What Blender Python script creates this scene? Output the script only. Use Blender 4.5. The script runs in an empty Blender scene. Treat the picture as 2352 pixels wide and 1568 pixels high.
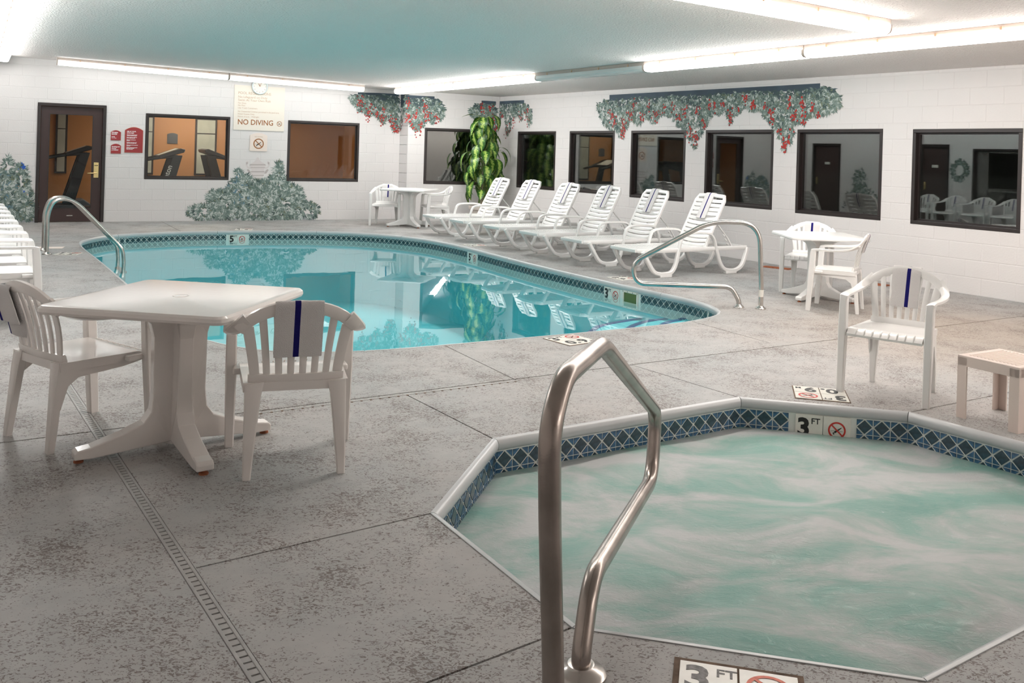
import bpy, bmesh, math, random
from mathutils import Vector, Matrix
random.seed(7)
sc = bpy.context.scene
COL = sc.collection
PI = math.pi
V3 = Vector

# ------------------------------------------------------------------ camera
FPX, CY0, EYE, ROLL = 2068.0, 353.0, 1.5, math.radians(1.7)
cam_d = bpy.data.cameras.new('camera')
cam = bpy.data.objects.new('camera', cam_d)
COL.objects.link(cam)
cam_d.sensor_width = 36.0
cam_d.lens = FPX / 2352 * 36
cam_d.shift_y = -(784 - CY0) / 2352
cam_d.clip_start = 0.05
cam.matrix_world = Matrix.Translation((0, 0, EYE)) @ Matrix.Rotation(PI / 2, 4, 'X') @ Matrix.Rotation(ROLL, 4, 'Z')
sc.camera = cam
# ------------------------------------------------------------------ world, exposure
wd = bpy.data.worlds.new('world'); sc.world = wd; wd.use_nodes = True
wd.node_tree.nodes['Background'].inputs[0].default_value = (.9, .95, 1, 1)
wd.node_tree.nodes['Background'].inputs[1].default_value = 0.05
vs = sc.view_settings
vs.view_transform = 'Standard'; vs.look = 'None'; vs.gamma = 1.0; vs.use_curve_mapping = False
vs.exposure = 1.18
sc.cycles.max_bounces = 8; sc.cycles.diffuse_bounces = 4; sc.cycles.glossy_bounces = 4; sc.cycles.caustics_reflective = False; sc.cycles.caustics_refractive = False
LAMP = 15.0            # radiance of a lit fluorescent lens
LAMP_FAR = (1.0, .995, .975)
LAMP_NEAR = (1.0, .93, .87)

# ------------------------------------------------------------------ measuring: a pixel of the photograph -> a point of the room
_RT = V3((math.cos(ROLL), 0, math.sin(ROLL))); _UP = V3((-math.sin(ROLL), 0, math.cos(ROLL)))
_O = V3((0, 0, EYE))
def ray(px, py):
    return V3((0, 1, 0)) + _RT * ((px - 1176) / FPX) - _UP * ((py - CY0) / FPX)
def at(px, py, z=0.0):
    d = ray(px, py); return _O + d * ((z - EYE) / d.z)
def on_plane(px, py, p, n):
    d = ray(px, py); return _O + d * ((p - _O).dot(n) / d.dot(n))

# ------------------------------------------------------------------ materials
MATS = {}
def nodes(m):
    m.use_nodes = True
    nt = m.node_tree; return nt, nt.nodes, nt.links, nt.nodes['Principled BSDF']
def mat(name, col, rough=.5, metal=0.0, bump=0.0, bscale=60.0, spec=.5, var=0.0, vscale=6.0, coat=0.0):
    if name in MATS: return MATS[name]
    m = bpy.data.materials.new(name); nt, N, L, b = nodes(m)
    b.inputs['Base Color'].default_value = (*col, 1); b.inputs['Roughness'].default_value = rough
    b.inputs['Metallic'].default_value = metal; b.inputs['Specular IOR Level'].default_value = spec
    if coat: b.inputs['Coat Weight'].default_value = coat
    tc = N.new('ShaderNodeTexCoord')
    if var:
        n = N.new('ShaderNodeTexNoise'); n.inputs['Scale'].default_value = vscale; n.inputs['Detail'].default_value = 4
        L.new(tc.outputs['Object'], n.inputs['Vector'])
        r = N.new('ShaderNodeValToRGB'); L.new(n.outputs['Fac'], r.inputs['Fac'])
        r.color_ramp.elements[0].position = .3; r.color_ramp.elements[1].position = .7
        r.color_ramp.elements[0].color = (*[c * (1 - var) for c in col], 1); r.color_ramp.elements[1].color = (*[min(1, c * (1 + var)) for c in col], 1)
        L.new(r.outputs['Color'], b.inputs['Base Color'])
    if bump:
        n = N.new('ShaderNodeTexNoise'); n.inputs['Scale'].default_value = bscale; n.inputs['Detail'].default_value = 3
        L.new(tc.outputs['Object'], n.inputs['Vector'])
        bp = N.new('ShaderNodeBump'); bp.inputs['Strength'].default_value = bump; bp.inputs['Distance'].default_value = .01
        L.new(n.outputs['Fac'], bp.inputs['Height']); L.new(bp.outputs['Normal'], b.inputs['Normal'])
    MATS[name] = m; return m

def emit(name, col, s):
    m = bpy.data.materials.new(name); nt, N, L, b = nodes(m)
    b.inputs['Base Color'].default_value = (.9, .9, .9, 1)
    b.inputs['Emission Color'].default_value = (*col, 1); b.inputs['Emission Strength'].default_value = s
    return m

def glass_mat(name, ior, tint, rough=0.0, bump=0.0):
    m = bpy.data.materials.new(name); nt, N, L, b = nodes(m); N.remove(b)
    out = N['Material Output']
    tr = N.new('ShaderNodeBsdfTransparent'); tr.inputs[0].default_value = (*tint, 1)
    gl = N.new('ShaderNodeBsdfGlossy'); gl.inputs['Roughness'].default_value = rough; gl.inputs['Color'].default_value = (1, 1, 1, 1)
    geo = N.new('ShaderNodeNewGeometry')
    mx = N.new('ShaderNodeMix'); mx.data_type = 'FLOAT'
    mx.inputs[2].default_value = ior; mx.inputs[3].default_value = 1 / ior
    L.new(geo.outputs['Backfacing'], mx.inputs[0])
    fr = N.new('ShaderNodeFresnel'); L.new(mx.outputs[0], fr.inputs['IOR'])
    ms = N.new('ShaderNodeMixShader'); L.new(fr.outputs[0], ms.inputs[0]); L.new(tr.outputs[0], ms.inputs[1]); L.new(gl.outputs[0], ms.inputs[2])
    if bump:
        tc = N.new('ShaderNodeTexCoord'); n = N.new('ShaderNodeTexNoise'); n.inputs['Scale'].default_value = 1.6; n.inputs['Detail'].default_value = 2
        L.new(tc.outputs['Object'], n.inputs['Vector'])
        bp = N.new('ShaderNodeBump'); bp.inputs['Strength'].default_value = bump; bp.inputs['Distance'].default_value = .02
        L.new(n.outputs['Fac'], bp.inputs['Height']); L.new(bp.outputs['Normal'], gl.inputs['Normal'])
    L.new(ms.outputs[0], out.inputs['Surface'])
    return m

M_WALL = mat('white_block_paint', (0.713, 0.689, 0.679), .5, bump=.12, bscale=45)
M_WALLB = mat('white_joint_paint', (.70, .675, .665), .6)
M_PLAST = mat('white_resin', (.81, .80, .785), .22, bump=.03, bscale=25)
M_PLASTW = mat('white_resin_warm_shade', (.79, .75, .72), .17, bump=.03, bscale=25)  # the white resin again, with the near furniture's warm shade put into the colour
M_STOOL = mat('blush_resin', (.74, .625, .565), .4, bump=.05, bscale=120)
M_FRAME = mat('dark_bronze_paint', (.022, .015, .014), .4)
M_DOOR = mat('dark_brown_door', (.045, .022, .020), .45, bump=.05, bscale=90)
M_STEEL = mat('brushed_stainless', (.56, .53, .50), .25, metal=1.0, bump=.02, bscale=200, var=.12, vscale=9)
M_STEELD = mat('weathered_stainless', (.40, .35, .32), .27, metal=1.0, bump=.03, bscale=160, var=.25, vscale=7)
M_BRASS = mat('brass', (.80, .62, .30), .25, metal=1.0)
M_TOWEL = mat('white_terry', (.88, .85, .84), .95, bump=.9, bscale=330, spec=.1)
M_STRIPE = mat('navy_terry', (.018, .016, .17), .95, bump=.9, bscale=330, spec=.1)
M_COPING = mat('white_coping', (0.508, 0.521, 0.529), .3, bump=.04, bscale=30)
M_GROUT = mat('white_grout', (.74, .76, .72), .7, bump=.1, bscale=200)
M_TILE = mat('navy_glazed_tile', (.035, .11, .21), .18, var=.5, vscale=30, coat=.3)
M_TILED = mat('charcoal_glazed_tile', (.022, .052, .075), .2, var=.4, vscale=30, coat=.3)
M_PTILE = mat('teal_glazed_tile', (.035, .10, .12), .18, var=.4, vscale=25, coat=.3)
M_SIGNT = mat('white_depth_tile', (.78, .76, .70), .3, var=.05, vscale=20)
M_BLACK = mat('black_ink', (.012, .012, .012), .5)
M_GREYINK = mat('worn_grey_ink', (.20, .19, .19), .6, var=.35, vscale=60)
M_RED = mat('red_ink', (.55, .03, .02), .5)
M_REDW = mat('worn_red_ink', (.80, .22, .15), .6, var=.2, vscale=60)
M_BASIN = mat('turquoise_plaster', (.15, .68, .75), .7, var=.03, vscale=2)
M_STEPB = mat('blue_step_tile', (.01, .07, .26), .3, var=.3, vscale=40)
M_RUST = mat('rusted_iron', (.33, .11, .05), .9, bump=.4, bscale=90, var=.4, vscale=25)
M_CREAM = mat('cream_enamel', (.46, .39, .345), .5)
M_ORANGE = mat('orange_wall_paint', (.62, .30, .12), .7)
M_DARKROOM = mat('unlit_room_tone', (.05, .047, .045), .9)  # darkness of the unlit rooms is put into the wall colour
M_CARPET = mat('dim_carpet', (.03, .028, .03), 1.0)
M_SHADE = mat('pale_window_shade', (.55, .58, .52), .7, var=.12, vscale=3)
M_GYM = mat('treadmill_black', (.02, .022, .026), .45)
M_GYMG = mat('treadmill_grey', (.10, .105, .12), .5)
M_GYMW = mat('treadmill_print', (.75, .75, .72), .6)
M_SIGNR = mat('maroon_sign', (.33, .030, .034), .45)
M_SIGNRE = mat('rust_sign_edge', (.42, .07, .025), .45)
M_SIGNC = mat('cream_sign', (.80, .745, .66), .55)
M_SIGNP = mat('pale_pink_sign', (.80, .70, .63), .55)
M_INKB = mat('brown_ink', (.32, .12, .03), .6)
M_INKL = mat('light_brown_ink', (.52, .36, .24), .6)
M_INKW = mat('white_ink', (.9, .85, .85), .6)
M_POT = mat('beige_planter', (.62, .56, .51), .55, var=.08)
M_SOIL = mat('dark_soil', (.05, .035, .025), 1.0, bump=.8, bscale=80)
M_STEM = mat('mottled_green_stem', (.16, .24, .07), .55, var=.5, vscale=30)
M_STEMP = mat('pale_moss_pole', (.42, .36, .27), .9, bump=.8, bscale=70, var=.5, vscale=40)
M_NAVY = mat('mural_dark_slate', (.055, .085, .115), .7, var=.2, vscale=3)
M_L1 = mat('mural_leaf_dark', (0.061, 0.098, 0.094), .8)
M_L2 = mat('mural_leaf_mid', (0.123, 0.184, 0.164), .8)
M_L3 = mat('mural_leaf_sage', (0.213, 0.279, 0.250), .8)
M_L4 = mat('mural_leaf_pale', (0.508, 0.558, 0.533), .8)
M_L5 = mat('mural_leaf_blue', (.13, .24, .31), .8)
M_L6 = mat('mural_leaf_olive', (.17, .20, .13), .8)
M_BERRY = mat('mural_berry_red', (0.451, 0.029, 0.021), .7)
M_BERRYD = mat('mural_berry_dark', (0.246, 0.041, 0.041), .7)
M_PLANTER = mat('mural_planter_grey', (.36, .37, .40), .8)
M_URN = mat('mural_urn_stone', (.66, .61, .60), .8)
M_URND = mat('mural_urn_shadow_tone', (.47, .42, .41), .8)
M_FLWB = mat('mural_flower_blue', (.02, .10, .45), .7)
M_FLWO = mat('mural_flower_coral', (.62, .34, .25), .7)
M_LENSOFF = mat('unlit_prismatic_lens', (.62, .64, .63), .25, bump=.3, bscale=90)
M_LIT = emit('lit_lens', LAMP_FAR, LAMP)
M_LITN = emit('lit_lens_warm', LAMP_NEAR, LAMP * .80)
M_LITG = emit('gym_lamp', (1, .86, .68), 9.0)
M_LITB = emit('lit_lens_back', LAMP_FAR, LAMP * .25)
M_LITL = emit('lit_lens_left', LAMP_FAR, LAMP * .42)
M_PANE = glass_mat('window_glass', 1.7, (.93, .95, .94))
M_PANEB = glass_mat('clear_window_glass', 1.28, (.96, .97, .96))
M_WATER = glass_mat('pool_water_surface', 1.38, (.86, .985, .99), bump=.05)

def ceiling_material():
    m = bpy.data.materials.new('popcorn_ceiling'); nt, N, L, b = nodes(m)
    b.inputs['Base Color'].default_value = (.80, .88, .83, 1); b.inputs['Roughness'].default_value = .9
    tc = N.new('ShaderNodeTexCoord')
    n = N.new('ShaderNodeTexNoise'); n.inputs['Scale'].default_value = 42; n.inputs['Detail'].default_value = 3; n.inputs['Roughness'].default_value = .65
    L.new(tc.outputs['Object'], n.inputs['Vector'])
    bp = N.new('ShaderNodeBump'); bp.inputs['Strength'].default_value = 1.0; bp.inputs['Distance'].default_value = .035
    L.new(n.outputs['Fac'], bp.inputs['Height']); L.new(bp.outputs['Normal'], b.inputs['Normal'])
    n2 = N.new('ShaderNodeTexNoise'); n2.inputs['Scale'].default_value = .35; n2.inputs['Detail'].default_value = 2
    L.new(tc.outputs['Object'], n2.inputs['Vector'])
    r = N.new('ShaderNodeValToRGB'); L.new(n2.outputs['Fac'], r.inputs['Fac'])
    r.color_ramp.elements[0].color = (.95, .90, .87, 1); r.color_ramp.elements[1].color = (.95, .89, .865, 1)
    L.new(r.outputs['Color'], b.inputs['Base Color'])
    return m
M_CEIL = ceiling_material()

def deck_material():
    m = bpy.data.materials.new('textured_deck_coating'); nt, N, L, b = nodes(m)
    tc = N.new('ShaderNodeTexCoord')
    def noise(scale, detail, rough=.5, dist=0.0, vec=None):
        n = N.new('ShaderNodeTexNoise'); n.inputs['Scale'].default_value = scale; n.inputs['Detail'].default_value = detail
        n.inputs['Roughness'].default_value = rough; n.inputs['Distortion'].default_value = dist
        L.new(vec or tc.outputs['Object'], n.inputs['Vector']); return n
    def ramp(src, p0, p1, c0=(0, 0, 0, 1), c1=(1, 1, 1, 1)):
        r = N.new('ShaderNodeValToRGB'); e = r.color_ramp.elements
        e[0].position = p0; e[1].position = p1; e[0].color = c0; e[1].color = c1
        L.new(src, r.inputs['Fac']); return r
    def math_(op, a, bb):
        x = N.new('ShaderNodeMath'); x.operation = op
        for i, s in ((0, a), (1, bb)):
            if isinstance(s, float): x.inputs[i].default_value = s
            else: L.new(s, x.inputs[i])
        return x.outputs[0]
    rot = N.new('ShaderNodeMapping'); rot.inputs['Rotation'].default_value = (0, 0, math.radians(-30)); rot.inputs['Scale'].default_value = (1, 1.5, 1)
    L.new(tc.outputs['Object'], rot.inputs['Vector'])
    pit = noise(52, 3.5, .6, 1.6, rot.outputs['Vector'])       # the pits of the knock-down texture
    dens = noise(2.6, 5, .62)                                 # where they crowd
    thr = math_('ADD', math_('MULTIPLY', dens.outputs['Fac'], .48), math_('MULTIPLY', pit.outputs['Fac'], 1.0))
    pits = ramp(thr, .80, .835)
    tone = noise(.55, 4, .6)
    base = ramp(tone.outputs['Fac'], .35, .68, (.36, .37, .368, 1), (.415, .395, .38, 1))
    fine = noise(9, 4, .6)
    fr = ramp(fine.outputs['Fac'], .3, .7, (.90, .90, .90, 1), (1.06, 1.05, 1.04, 1))
    mu = N.new('ShaderNodeMix'); mu.data_type = 'RGBA'; mu.blend_type = 'MULTIPLY'; mu.inputs[0].default_value = 1
    L.new(base.outputs['Color'], mu.inputs[6]); L.new(fr.outputs['Color'], mu.inputs[7])
    # tan stain on the far right of the deck
    vm = N.new('ShaderNodeVectorMath'); vm.operation = 'DISTANCE'; vm.inputs[1].default_value = (4.3, 8.2, 0)
    L.new(tc.outputs['Object'], vm.inputs[0])
    sn = noise(.8, 5, .65)
    sd = math_('ADD', vm.outputs['Value'], math_('MULTIPLY', sn.outputs['Fac'], 2.4))
    st = ramp(math_('DIVIDE', sd, 5.0), .38, .72, (1, 1, 1, 1), (0, 0, 0, 1))
    mx = N.new('ShaderNodeMix'); mx.data_type = 'RGBA'
    L.new(math_('MULTIPLY', st.outputs['Color'], .55), mx.inputs[0]); L.new(mu.outputs[2], mx.inputs[6]); mx.inputs[7].default_value = (.33, .255, .19, 1)
    mp = N.new('ShaderNodeMix'); mp.data_type = 'RGBA'
    L.new(math_('MULTIPLY', pits.outputs['Color'], .78), mp.inputs[0]); L.new(mx.outputs[2], mp.inputs[6]); mp.inputs[7].default_value = (.10, .068, .055, 1)
    L.new(mp.outputs[2], b.inputs['Base Color'])
    b.inputs['Roughness'].default_value = .55; b.inputs['Specular IOR Level'].default_value = .35
    bp = N.new('ShaderNodeBump'); bp.inputs['Strength'].default_value = .35; bp.inputs['Distance'].default_value = .006; bp.invert = True
    L.new(pits.outputs['Color'], bp.inputs['Height']); L.new(bp.outputs['Normal'], b.inputs['Normal'])
    return m
M_DECK = deck_material()
M_JOINT = mat('dirty_joint', (.16, .11, .08), 1.0, var=.4, vscale=20)
M_DRAIN = mat('grey_drain_plastic', (.35, .345, .335), .5, var=.15, vscale=10)

def spa_water_material():
    m = bpy.data.materials.new('churning_spa_water'); nt, N, L, b = nodes(m)
    tc = N.new('ShaderNodeTexCoord')
    mp = N.new('ShaderNodeMapping'); mp.inputs['Rotation'].default_value = (0, 0, math.radians(28)); mp.inputs['Scale'].default_value = (.8, 1.35, 1)
    L.new(tc.outputs['Object'], mp.inputs['Vector'])
    def noise(scale, detail, rough, dist):
        n = N.new('ShaderNodeTexNoise'); n.inputs['Scale'].default_value = scale; n.inputs['Detail'].default_value = detail
        n.inputs['Roughness'].default_value = rough; n.inputs['Distortion'].default_value = dist
        L.new(mp.outputs['Vector'], n.inputs['Vector']); return n
    a = noise(2.1, 8, .62, .55)
    r = N.new('ShaderNodeValToRGB'); L.new(a.outputs['Fac'], r.inputs['Fac'])
    e = r.color_ramp.elements
    e[0].position = .30; e[0].color = (.13, .31, .265, 1); e[1].position = .61; e[1].color = (.45, .465, .465, 1)
    x = e.new(.42); x.color = (.20, .36, .315, 1); x = e.new(.51); x.color = (.315, .40, .375, 1)
    s = noise(16, 6, .7, 2.2)
    r2 = N.new('ShaderNodeValToRGB'); L.new(s.outputs['Fac'], r2.inputs['Fac'])
    r2.color_ramp.elements[0].position = .60; r2.color_ramp.elements[1].position = .74
    c = noise(.9, 3, .5, .4)
    r3 = N.new('ShaderNodeValToRGB'); L.new(c.outputs['Fac'], r3.inputs['Fac'])
    r3.color_ramp.elements[0].position = .48; r3.color_ramp.elements[1].position = .60
    mul = N.new('ShaderNodeMath'); mul.operation = 'MULTIPLY'; L.new(r2.outputs['Color'], mul.inputs[0]); L.new(r3.outputs['Color'], mul.inputs[1])
    m2 = N.new('ShaderNodeMath'); m2.operation = 'MULTIPLY'; L.new(mul.outputs[0], m2.inputs[0]); m2.inputs[1].default_value = .6
    mx = N.new('ShaderNodeMix'); mx.data_type = 'RGBA'; L.new(m2.outputs[0], mx.inputs[0]); L.new(r.outputs['Color'], mx.inputs[6]); mx.inputs[7].default_value = (.60, .65, .69, 1)
    L.new(mx.outputs[2], b.inputs['Base Color'])
    b.inputs['Roughness'].default_value = .38; b.inputs['Specular IOR Level'].default_value = .4
    bp = N.new('ShaderNodeBump'); bp.inputs['Strength'].default_value = .35; bp.inputs['Distance'].default_value = .03
    L.new(s.outputs['Fac'], bp.inputs['Height']); L.new(bp.outputs['Normal'], b.inputs['Normal'])
    return m
M_SPA = spa_water_material()

def leaf_material():
    m = bpy.data.materials.new('variegated_leaf'); nt, N, L, b = nodes(m)
    uv = N.new('ShaderNodeUVMap')
    tc = N.new('ShaderNodeTexCoord'); oi = N.new('ShaderNodeObjectInfo')
    sp = N.new('ShaderNodeSeparateXYZ'); L.new(uv.outputs['UV'], sp.inputs[0])
    ab = N.new('ShaderNodeMath'); ab.operation = 'SUBTRACT'; L.new(sp.outputs[0], ab.inputs[0]); ab.inputs[1].default_value = .5
    a2 = N.new('ShaderNodeMath'); a2.operation = 'ABSOLUTE'; L.new(ab.outputs[0], a2.inputs[0])
    n = N.new('ShaderNodeTexNoise'); n.noise_dimensions = '4D'; n.inputs['Scale'].default_value = 34; n.inputs['Detail'].default_value = 2
    L.new(tc.outputs['Object'], n.inputs['Vector']); L.new(oi.outputs['Random'], n.inputs['W'])
    s1 = N.new('ShaderNodeMath'); s1.operation = 'MULTIPLY_ADD'; L.new(a2.outputs[0], s1.inputs[0]); s1.inputs[1].default_value = -1.15; L.new(n.outputs['Fac'], s1.inputs[2])
    r = N.new('ShaderNodeValToRGB'); L.new(s1.outputs[0], r.inputs['Fac'])
    e = r.color_ramp.elements; e[0].position = .16; e[0].color = (.022, .085, .010, 1); e[1].position = .40; e[1].color = (.36, .48, .11, 1)
    x = e.new(.27); x.color = (.075, .22, .02, 1)
    L.new(r.outputs['Color'], b.inputs['Base Color']); b.inputs['Roughness'].default_value = .35
    return m
M_LEAF = leaf_material()

# ------------------------------------------------------------------ mesh helpers
class G:
    def __init__(s): s.v = []; s.f = []; s.m = []
    def add(s, vs_, fs, mi=0):
        o = len(s.v); s.v += [V3(p) for p in vs_]
        for f in fs: s.f.append([i + o for i in f]); s.m.append(mi)
        return s
    def box(s, c, d, mi=0, rz=0.0, M=None):
        hx, hy, hz = d[0] / 2, d[1] / 2, d[2] / 2
        R = M or Matrix.Rotation(rz, 3, 'Z')
        p = [V3(c) + R @ V3((x * hx, y * hy, z * hz)) for z in (-1, 1) for y in (-1, 1) for x in (-1, 1)]
        return s.add(p, [(0, 2, 3, 1), (4, 5, 7, 6), (0, 1, 5, 4), (2, 6, 7, 3), (0, 4, 6, 2), (1, 3, 7, 5)], mi)
    def loft(s, rings, closed=False, cap=True, mi=0):
        n = len(rings[0]); vs_ = [p for r in rings for p in r]; fs = []
        k = len(rings)
        for a in range(k if closed else k - 1):
            b = (a + 1) % k
            for i in range(n):
                j = (i + 1) % n
                fs.append((a * n + i, a * n + j, b * n + j, b * n + i))
        if cap and not closed:
            fs.append(tuple(range(n))[::-1]); fs.append(tuple((k - 1) * n + i for i in range(n)))
        return s.add(vs_, fs, mi)
    def bar(s, secs, mi=0, c=.6):
        """secs: (centre, half-vector U, half-vector V)"""
        rings = []
        for p, u, v in secs:
            p, u, v = V3(p), V3(u), V3(v)
            rings.append([p + u * a + v * b for a, b in ((1, c), (c, 1), (-c, 1), (-1, c), (-1, -c), (-c, -1), (c, -1), (1, -c))])
        return s.loft(rings, mi=mi)
    def tube(s, path, r, n=12, mi=0, closed=False):
        P = [V3(p) for p in path]; k = len(P); rings = []
        T = []
        for i in range(k):
            a = P[i - 1] if i or closed else P[i]; b = P[(i + 1) % k] if i < k - 1 or closed else P[i]
            T.append((b - a).normalized())
        ref = V3((0, 0, 1)) if abs(T[0].z) < .9 else V3((1, 0, 0))
        nrm = (ref - T[0] * ref.dot(T[0])).normalized()
        for i in range(k):
            nrm = (nrm - T[i] * nrm.dot(T[i])).normalized(); bn = T[i].cross(nrm)
            rr = r[i] if isinstance(r, (list, tuple)) else r
            rings.append([P[i] + (nrm * math.cos(2 * PI * j / n) + bn * math.sin(2 * PI * j / n)) * rr for j in range(n)])
        return s.loft(rings, closed=closed, mi=mi)
    def prism(s, poly, fn, t0, t1, mi=0):
        n = len(poly); vs_ = [fn(x, y, t0) for x, y in poly] + [fn(x, y, t1) for x, y in poly]
        fs = [tuple(range(n))[::-1], tuple(range(n, 2 * n))]
        for i in range(n): fs.append((i, (i + 1) % n, n + (i + 1) % n, n + i))
        return s.add(vs_, fs, mi)
    def lathe(s, prof, c=(0, 0, 0), n=24, mi=0):
        c = V3(c)
        rings = [[c + V3((r * math.cos(2 * PI * j / n), r * math.sin(2 * PI * j / n), z)) for j in range(n)] for r, z in prof]
        return s.loft(rings, mi=mi)
    def mesh(s, name, mats, smooth=True, ang=35):
        me = bpy.data.meshes.new(name); me.from_pydata([tuple(p) for p in s.v], [], s.f)
        for m in (mats if isinstance(mats, (list, tuple)) else [mats]): me.materials.append(m)
        me.polygons.foreach_set('material_index', s.m)
        bm = bmesh.new(); bm.from_mesh(me); bmesh.ops.recalc_face_normals(bm, faces=bm.faces); bm.to_mesh(me); bm.free()
        if smooth:
            me.polygons.foreach_set('use_smooth', [True] * len(me.polygons)); me.set_sharp_from_angle(angle=math.radians(ang))
        me.update(); return me
    def build(s, name, mats, parent=None, smooth=True, bevel=0.0, ang=35, M=None):
        return obj(name, s.mesh(name, mats, smooth, ang), parent, bevel, M)

def obj(name, me, parent=None, bevel=0.0, M=None):
    o = bpy.data.objects.new(name, me); COL.objects.link(o)
    if parent: o.parent = parent
    if M is not None: o.matrix_local = M
    if bevel:
        b = o.modifiers.new('bevel', 'BEVEL'); b.width = bevel; b.segments = 2; b.limit_method = 'ANGLE'; b.angle_limit = math.radians(40)
    return o
def tag(o, label, cat=None, group=None, kind=None):
    if label: o['label'] = label
    if cat: o['category'] = cat
    if group: o['group'] = group
    if kind: o['kind'] = kind
    return o
def thing(name, label, cat, loc=(0, 0, 0), rz=0.0, group=None, M=None, kind=None):
    o = bpy.data.objects.new(name, None); COL.objects.link(o); o.empty_display_size = .1
    if M is not None: o.matrix_world = M
    else: o.location = loc; o.rotation_euler = (0, 0, rz)
    return tag(o, label, cat, group, kind)
def dup(root, loc, rz, label=None, scale=None):
    def cp(o, par):
        c = o.copy(); COL.objects.link(c)
        if par: c.parent = par
        for ch in KIDS.get(o.name, []): cp(ch, c)
        return c
    r = cp(root, None); r.location = loc; r.rotation_euler = (0, 0, rz)
    if scale: r.scale = scale if isinstance(scale, tuple) else (scale,) * 3
    if label: r['label'] = label
    return r
KIDS = {}
def index_kids(root):
    def rec(o):
        KIDS[o.name] = [c for c in bpy.data.objects if c.parent == o]
        for c in KIDS[o.name]: rec(c)
    rec(root)
def catmull(P, n, closed=True):
    P = [V3(p) for p in P]; k = len(P); out = []
    rng = range(k) if closed else range(k - 1)
    for i in rng:
        g = lambda j: P[j % k] if closed else P[max(0, min(k - 1, j))]
        p0, p1, p2, p3 = g(i - 1), g(i), g(i + 1), g(i + 2)
        for t in range(n):
            u = t / n
            out.append(.5 * ((2 * p1) + (p2 - p0) * u + (2 * p0 - 5 * p1 + 4 * p2 - p3) * u * u + (3 * p1 - p0 - 3 * p2 + p3) * u ** 3))
    if not closed: out.append(P[-1].copy())
    return out
def fillet(P, r, n=6):
    """round the corners of an open polyline"""
    P = [V3(p) for p in P]; out = [P[0]]
    for i in range(1, len(P) - 1):
        a, b, c = P[i - 1], P[i], P[i + 1]
        u = (a - b); v = (c - b); rr = r[i - 1] if isinstance(r, (list, tuple)) else r
        d = min(rr, u.length * .48, v.length * .48)
        p, q = b + u.normalized() * d, b + v.normalized() * d
        for t in range(n + 1):
            w = t / n; out.append(p * (1 - w) ** 2 + b * 2 * w * (1 - w) + q * w * w)
    out.append(P[-1]); return out

TEXTC = {}
def text(body, size, m, parent, M, align='LEFT', name='lettering', fat=0.0, xs=1.0, depth=.0006):
    key = (body, size, align, fat)
    if key not in TEXTC:
        cu = bpy.data.curves.new('txt', 'FONT'); cu.body = body; cu.size = size; cu.align_x = align; cu.align_y = 'CENTER'
        cu.extrude = depth; cu.offset = fat; cu.resolution_u = 3
        to = bpy.data.objects.new('txt', cu)
        TEXTC[key] = bpy.data.meshes.new_from_object(to); bpy.data.objects.remove(to)
    me = TEXTC[key].copy(); me.name = name; me.materials.clear(); me.materials.append(m)
    return obj(name, me, parent, M=M @ Matrix.Diagonal((xs, 1, 1, 1)))

# ------------------------------------------------------------------ walls
class Wall:
    def __init__(s, p, d):
        s.p = V3((p[0], p[1], 0)); s.d = V3((d[0], d[1], 0)).normalized(); s.n = s.d.cross(V3((0, 0, 1)))
    def pt(s, a, z, off=0.0): return s.p + s.d * a + V3((0, 0, z)) + s.n * off
    def px(s, x, y):
        q = on_plane(x, y, s.p, s.n); return (q - s.p).dot(s.d), q.z
    def fr(s, a, z, off=0.0):
        M = Matrix((s.d, V3((0, 0, 1)), s.n)).transposed().to_4x4(); M.translation = s.pt(a, z, off); return M
    def rect(s, x0, x1, t0, t1, b0, b1):
        a0, za = s.px(x0, t0); a0b, zb = s.px(x0, b0); a1, zc = s.px(x1, t1); a1b, zd = s.px(x1, b1)
        return ((a0 + a0b) / 2, (a1 + a1b) / 2, (zb + zd) / 2, (za + zc) / 2)
_A = at(85, 511); _B = at(717, 505)
WB = Wall(_A, _B - _A)                                   # back wall, with the door
_R0 = at(1705, 596); _R1 = at(2352, 696)
_dR = (_R1 - _R0).normalized()
def cross2(p, d, q, e):
    k = d.x * -e.y + e.x * d.y
    w = q - p; return p + d * ((w.x * -e.y + e.x * w.y) / k)
_J = at(917, 504.0)
WC = Wall(at(931, 506.5), WB.d)                          # corner stretch, standing a step forward
_cr = ray(1140, 503); _C = cross2(_R0, _dR, V3((0, 0, 0)), V3((_cr.x, _cr.y, 0)).normalized())
WC = Wall(WC.p, _C - WC.p)
WR = Wall(_C, _dR)                                       # right wall, with the windows
WLn = -WR.n
WL = Wall((WR.n * .35)[:2], (-_dR.x, -_dR.y))            # left wall, just behind the camera
_LB = cross2(WL.p, WL.d, WB.p, WB.d)
WB_S0 = (_LB - WB.p).dot(WB.d); WB_S1 = (_J - WB.p).dot(WB.d)
WC_S1 = (_C - WC.p).dot(WC.d)
WL_T0, WL_T1 = -3.2, (_LB - WL.p).dot(WL.d)
_F0 = WL.pt(WL_T0, 0); _F1 = cross2(_F0, WB.d, WR.p, WR.d)
WR_S1 = (_F1 - WR.p).dot(WR.d)
WF = Wall(_F1, -WB.d)                                    # wall behind the camera
HT = 3.12
# ceiling plane through three wall-top points
_q1 = on_plane(0, 127, WB.p, WB.n); _q2 = on_plane(1140, 222, WC.p, WC.n); _q3 = on_plane(2352, 148, WR.p, WR.n)
CN = (_q2 - _q1).cross(_q3 - _q1).normalized()
if CN.z > 0: CN = -CN
def zceil(x, y): return _q1.z - (CN.x * (x - _q1.x) + CN.y * (y - _q1.y)) / CN.z
def on_ceil(px, py, drop=0.0): return on_plane(px, py, _q1 - V3((0, 0, drop)), CN)

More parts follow.
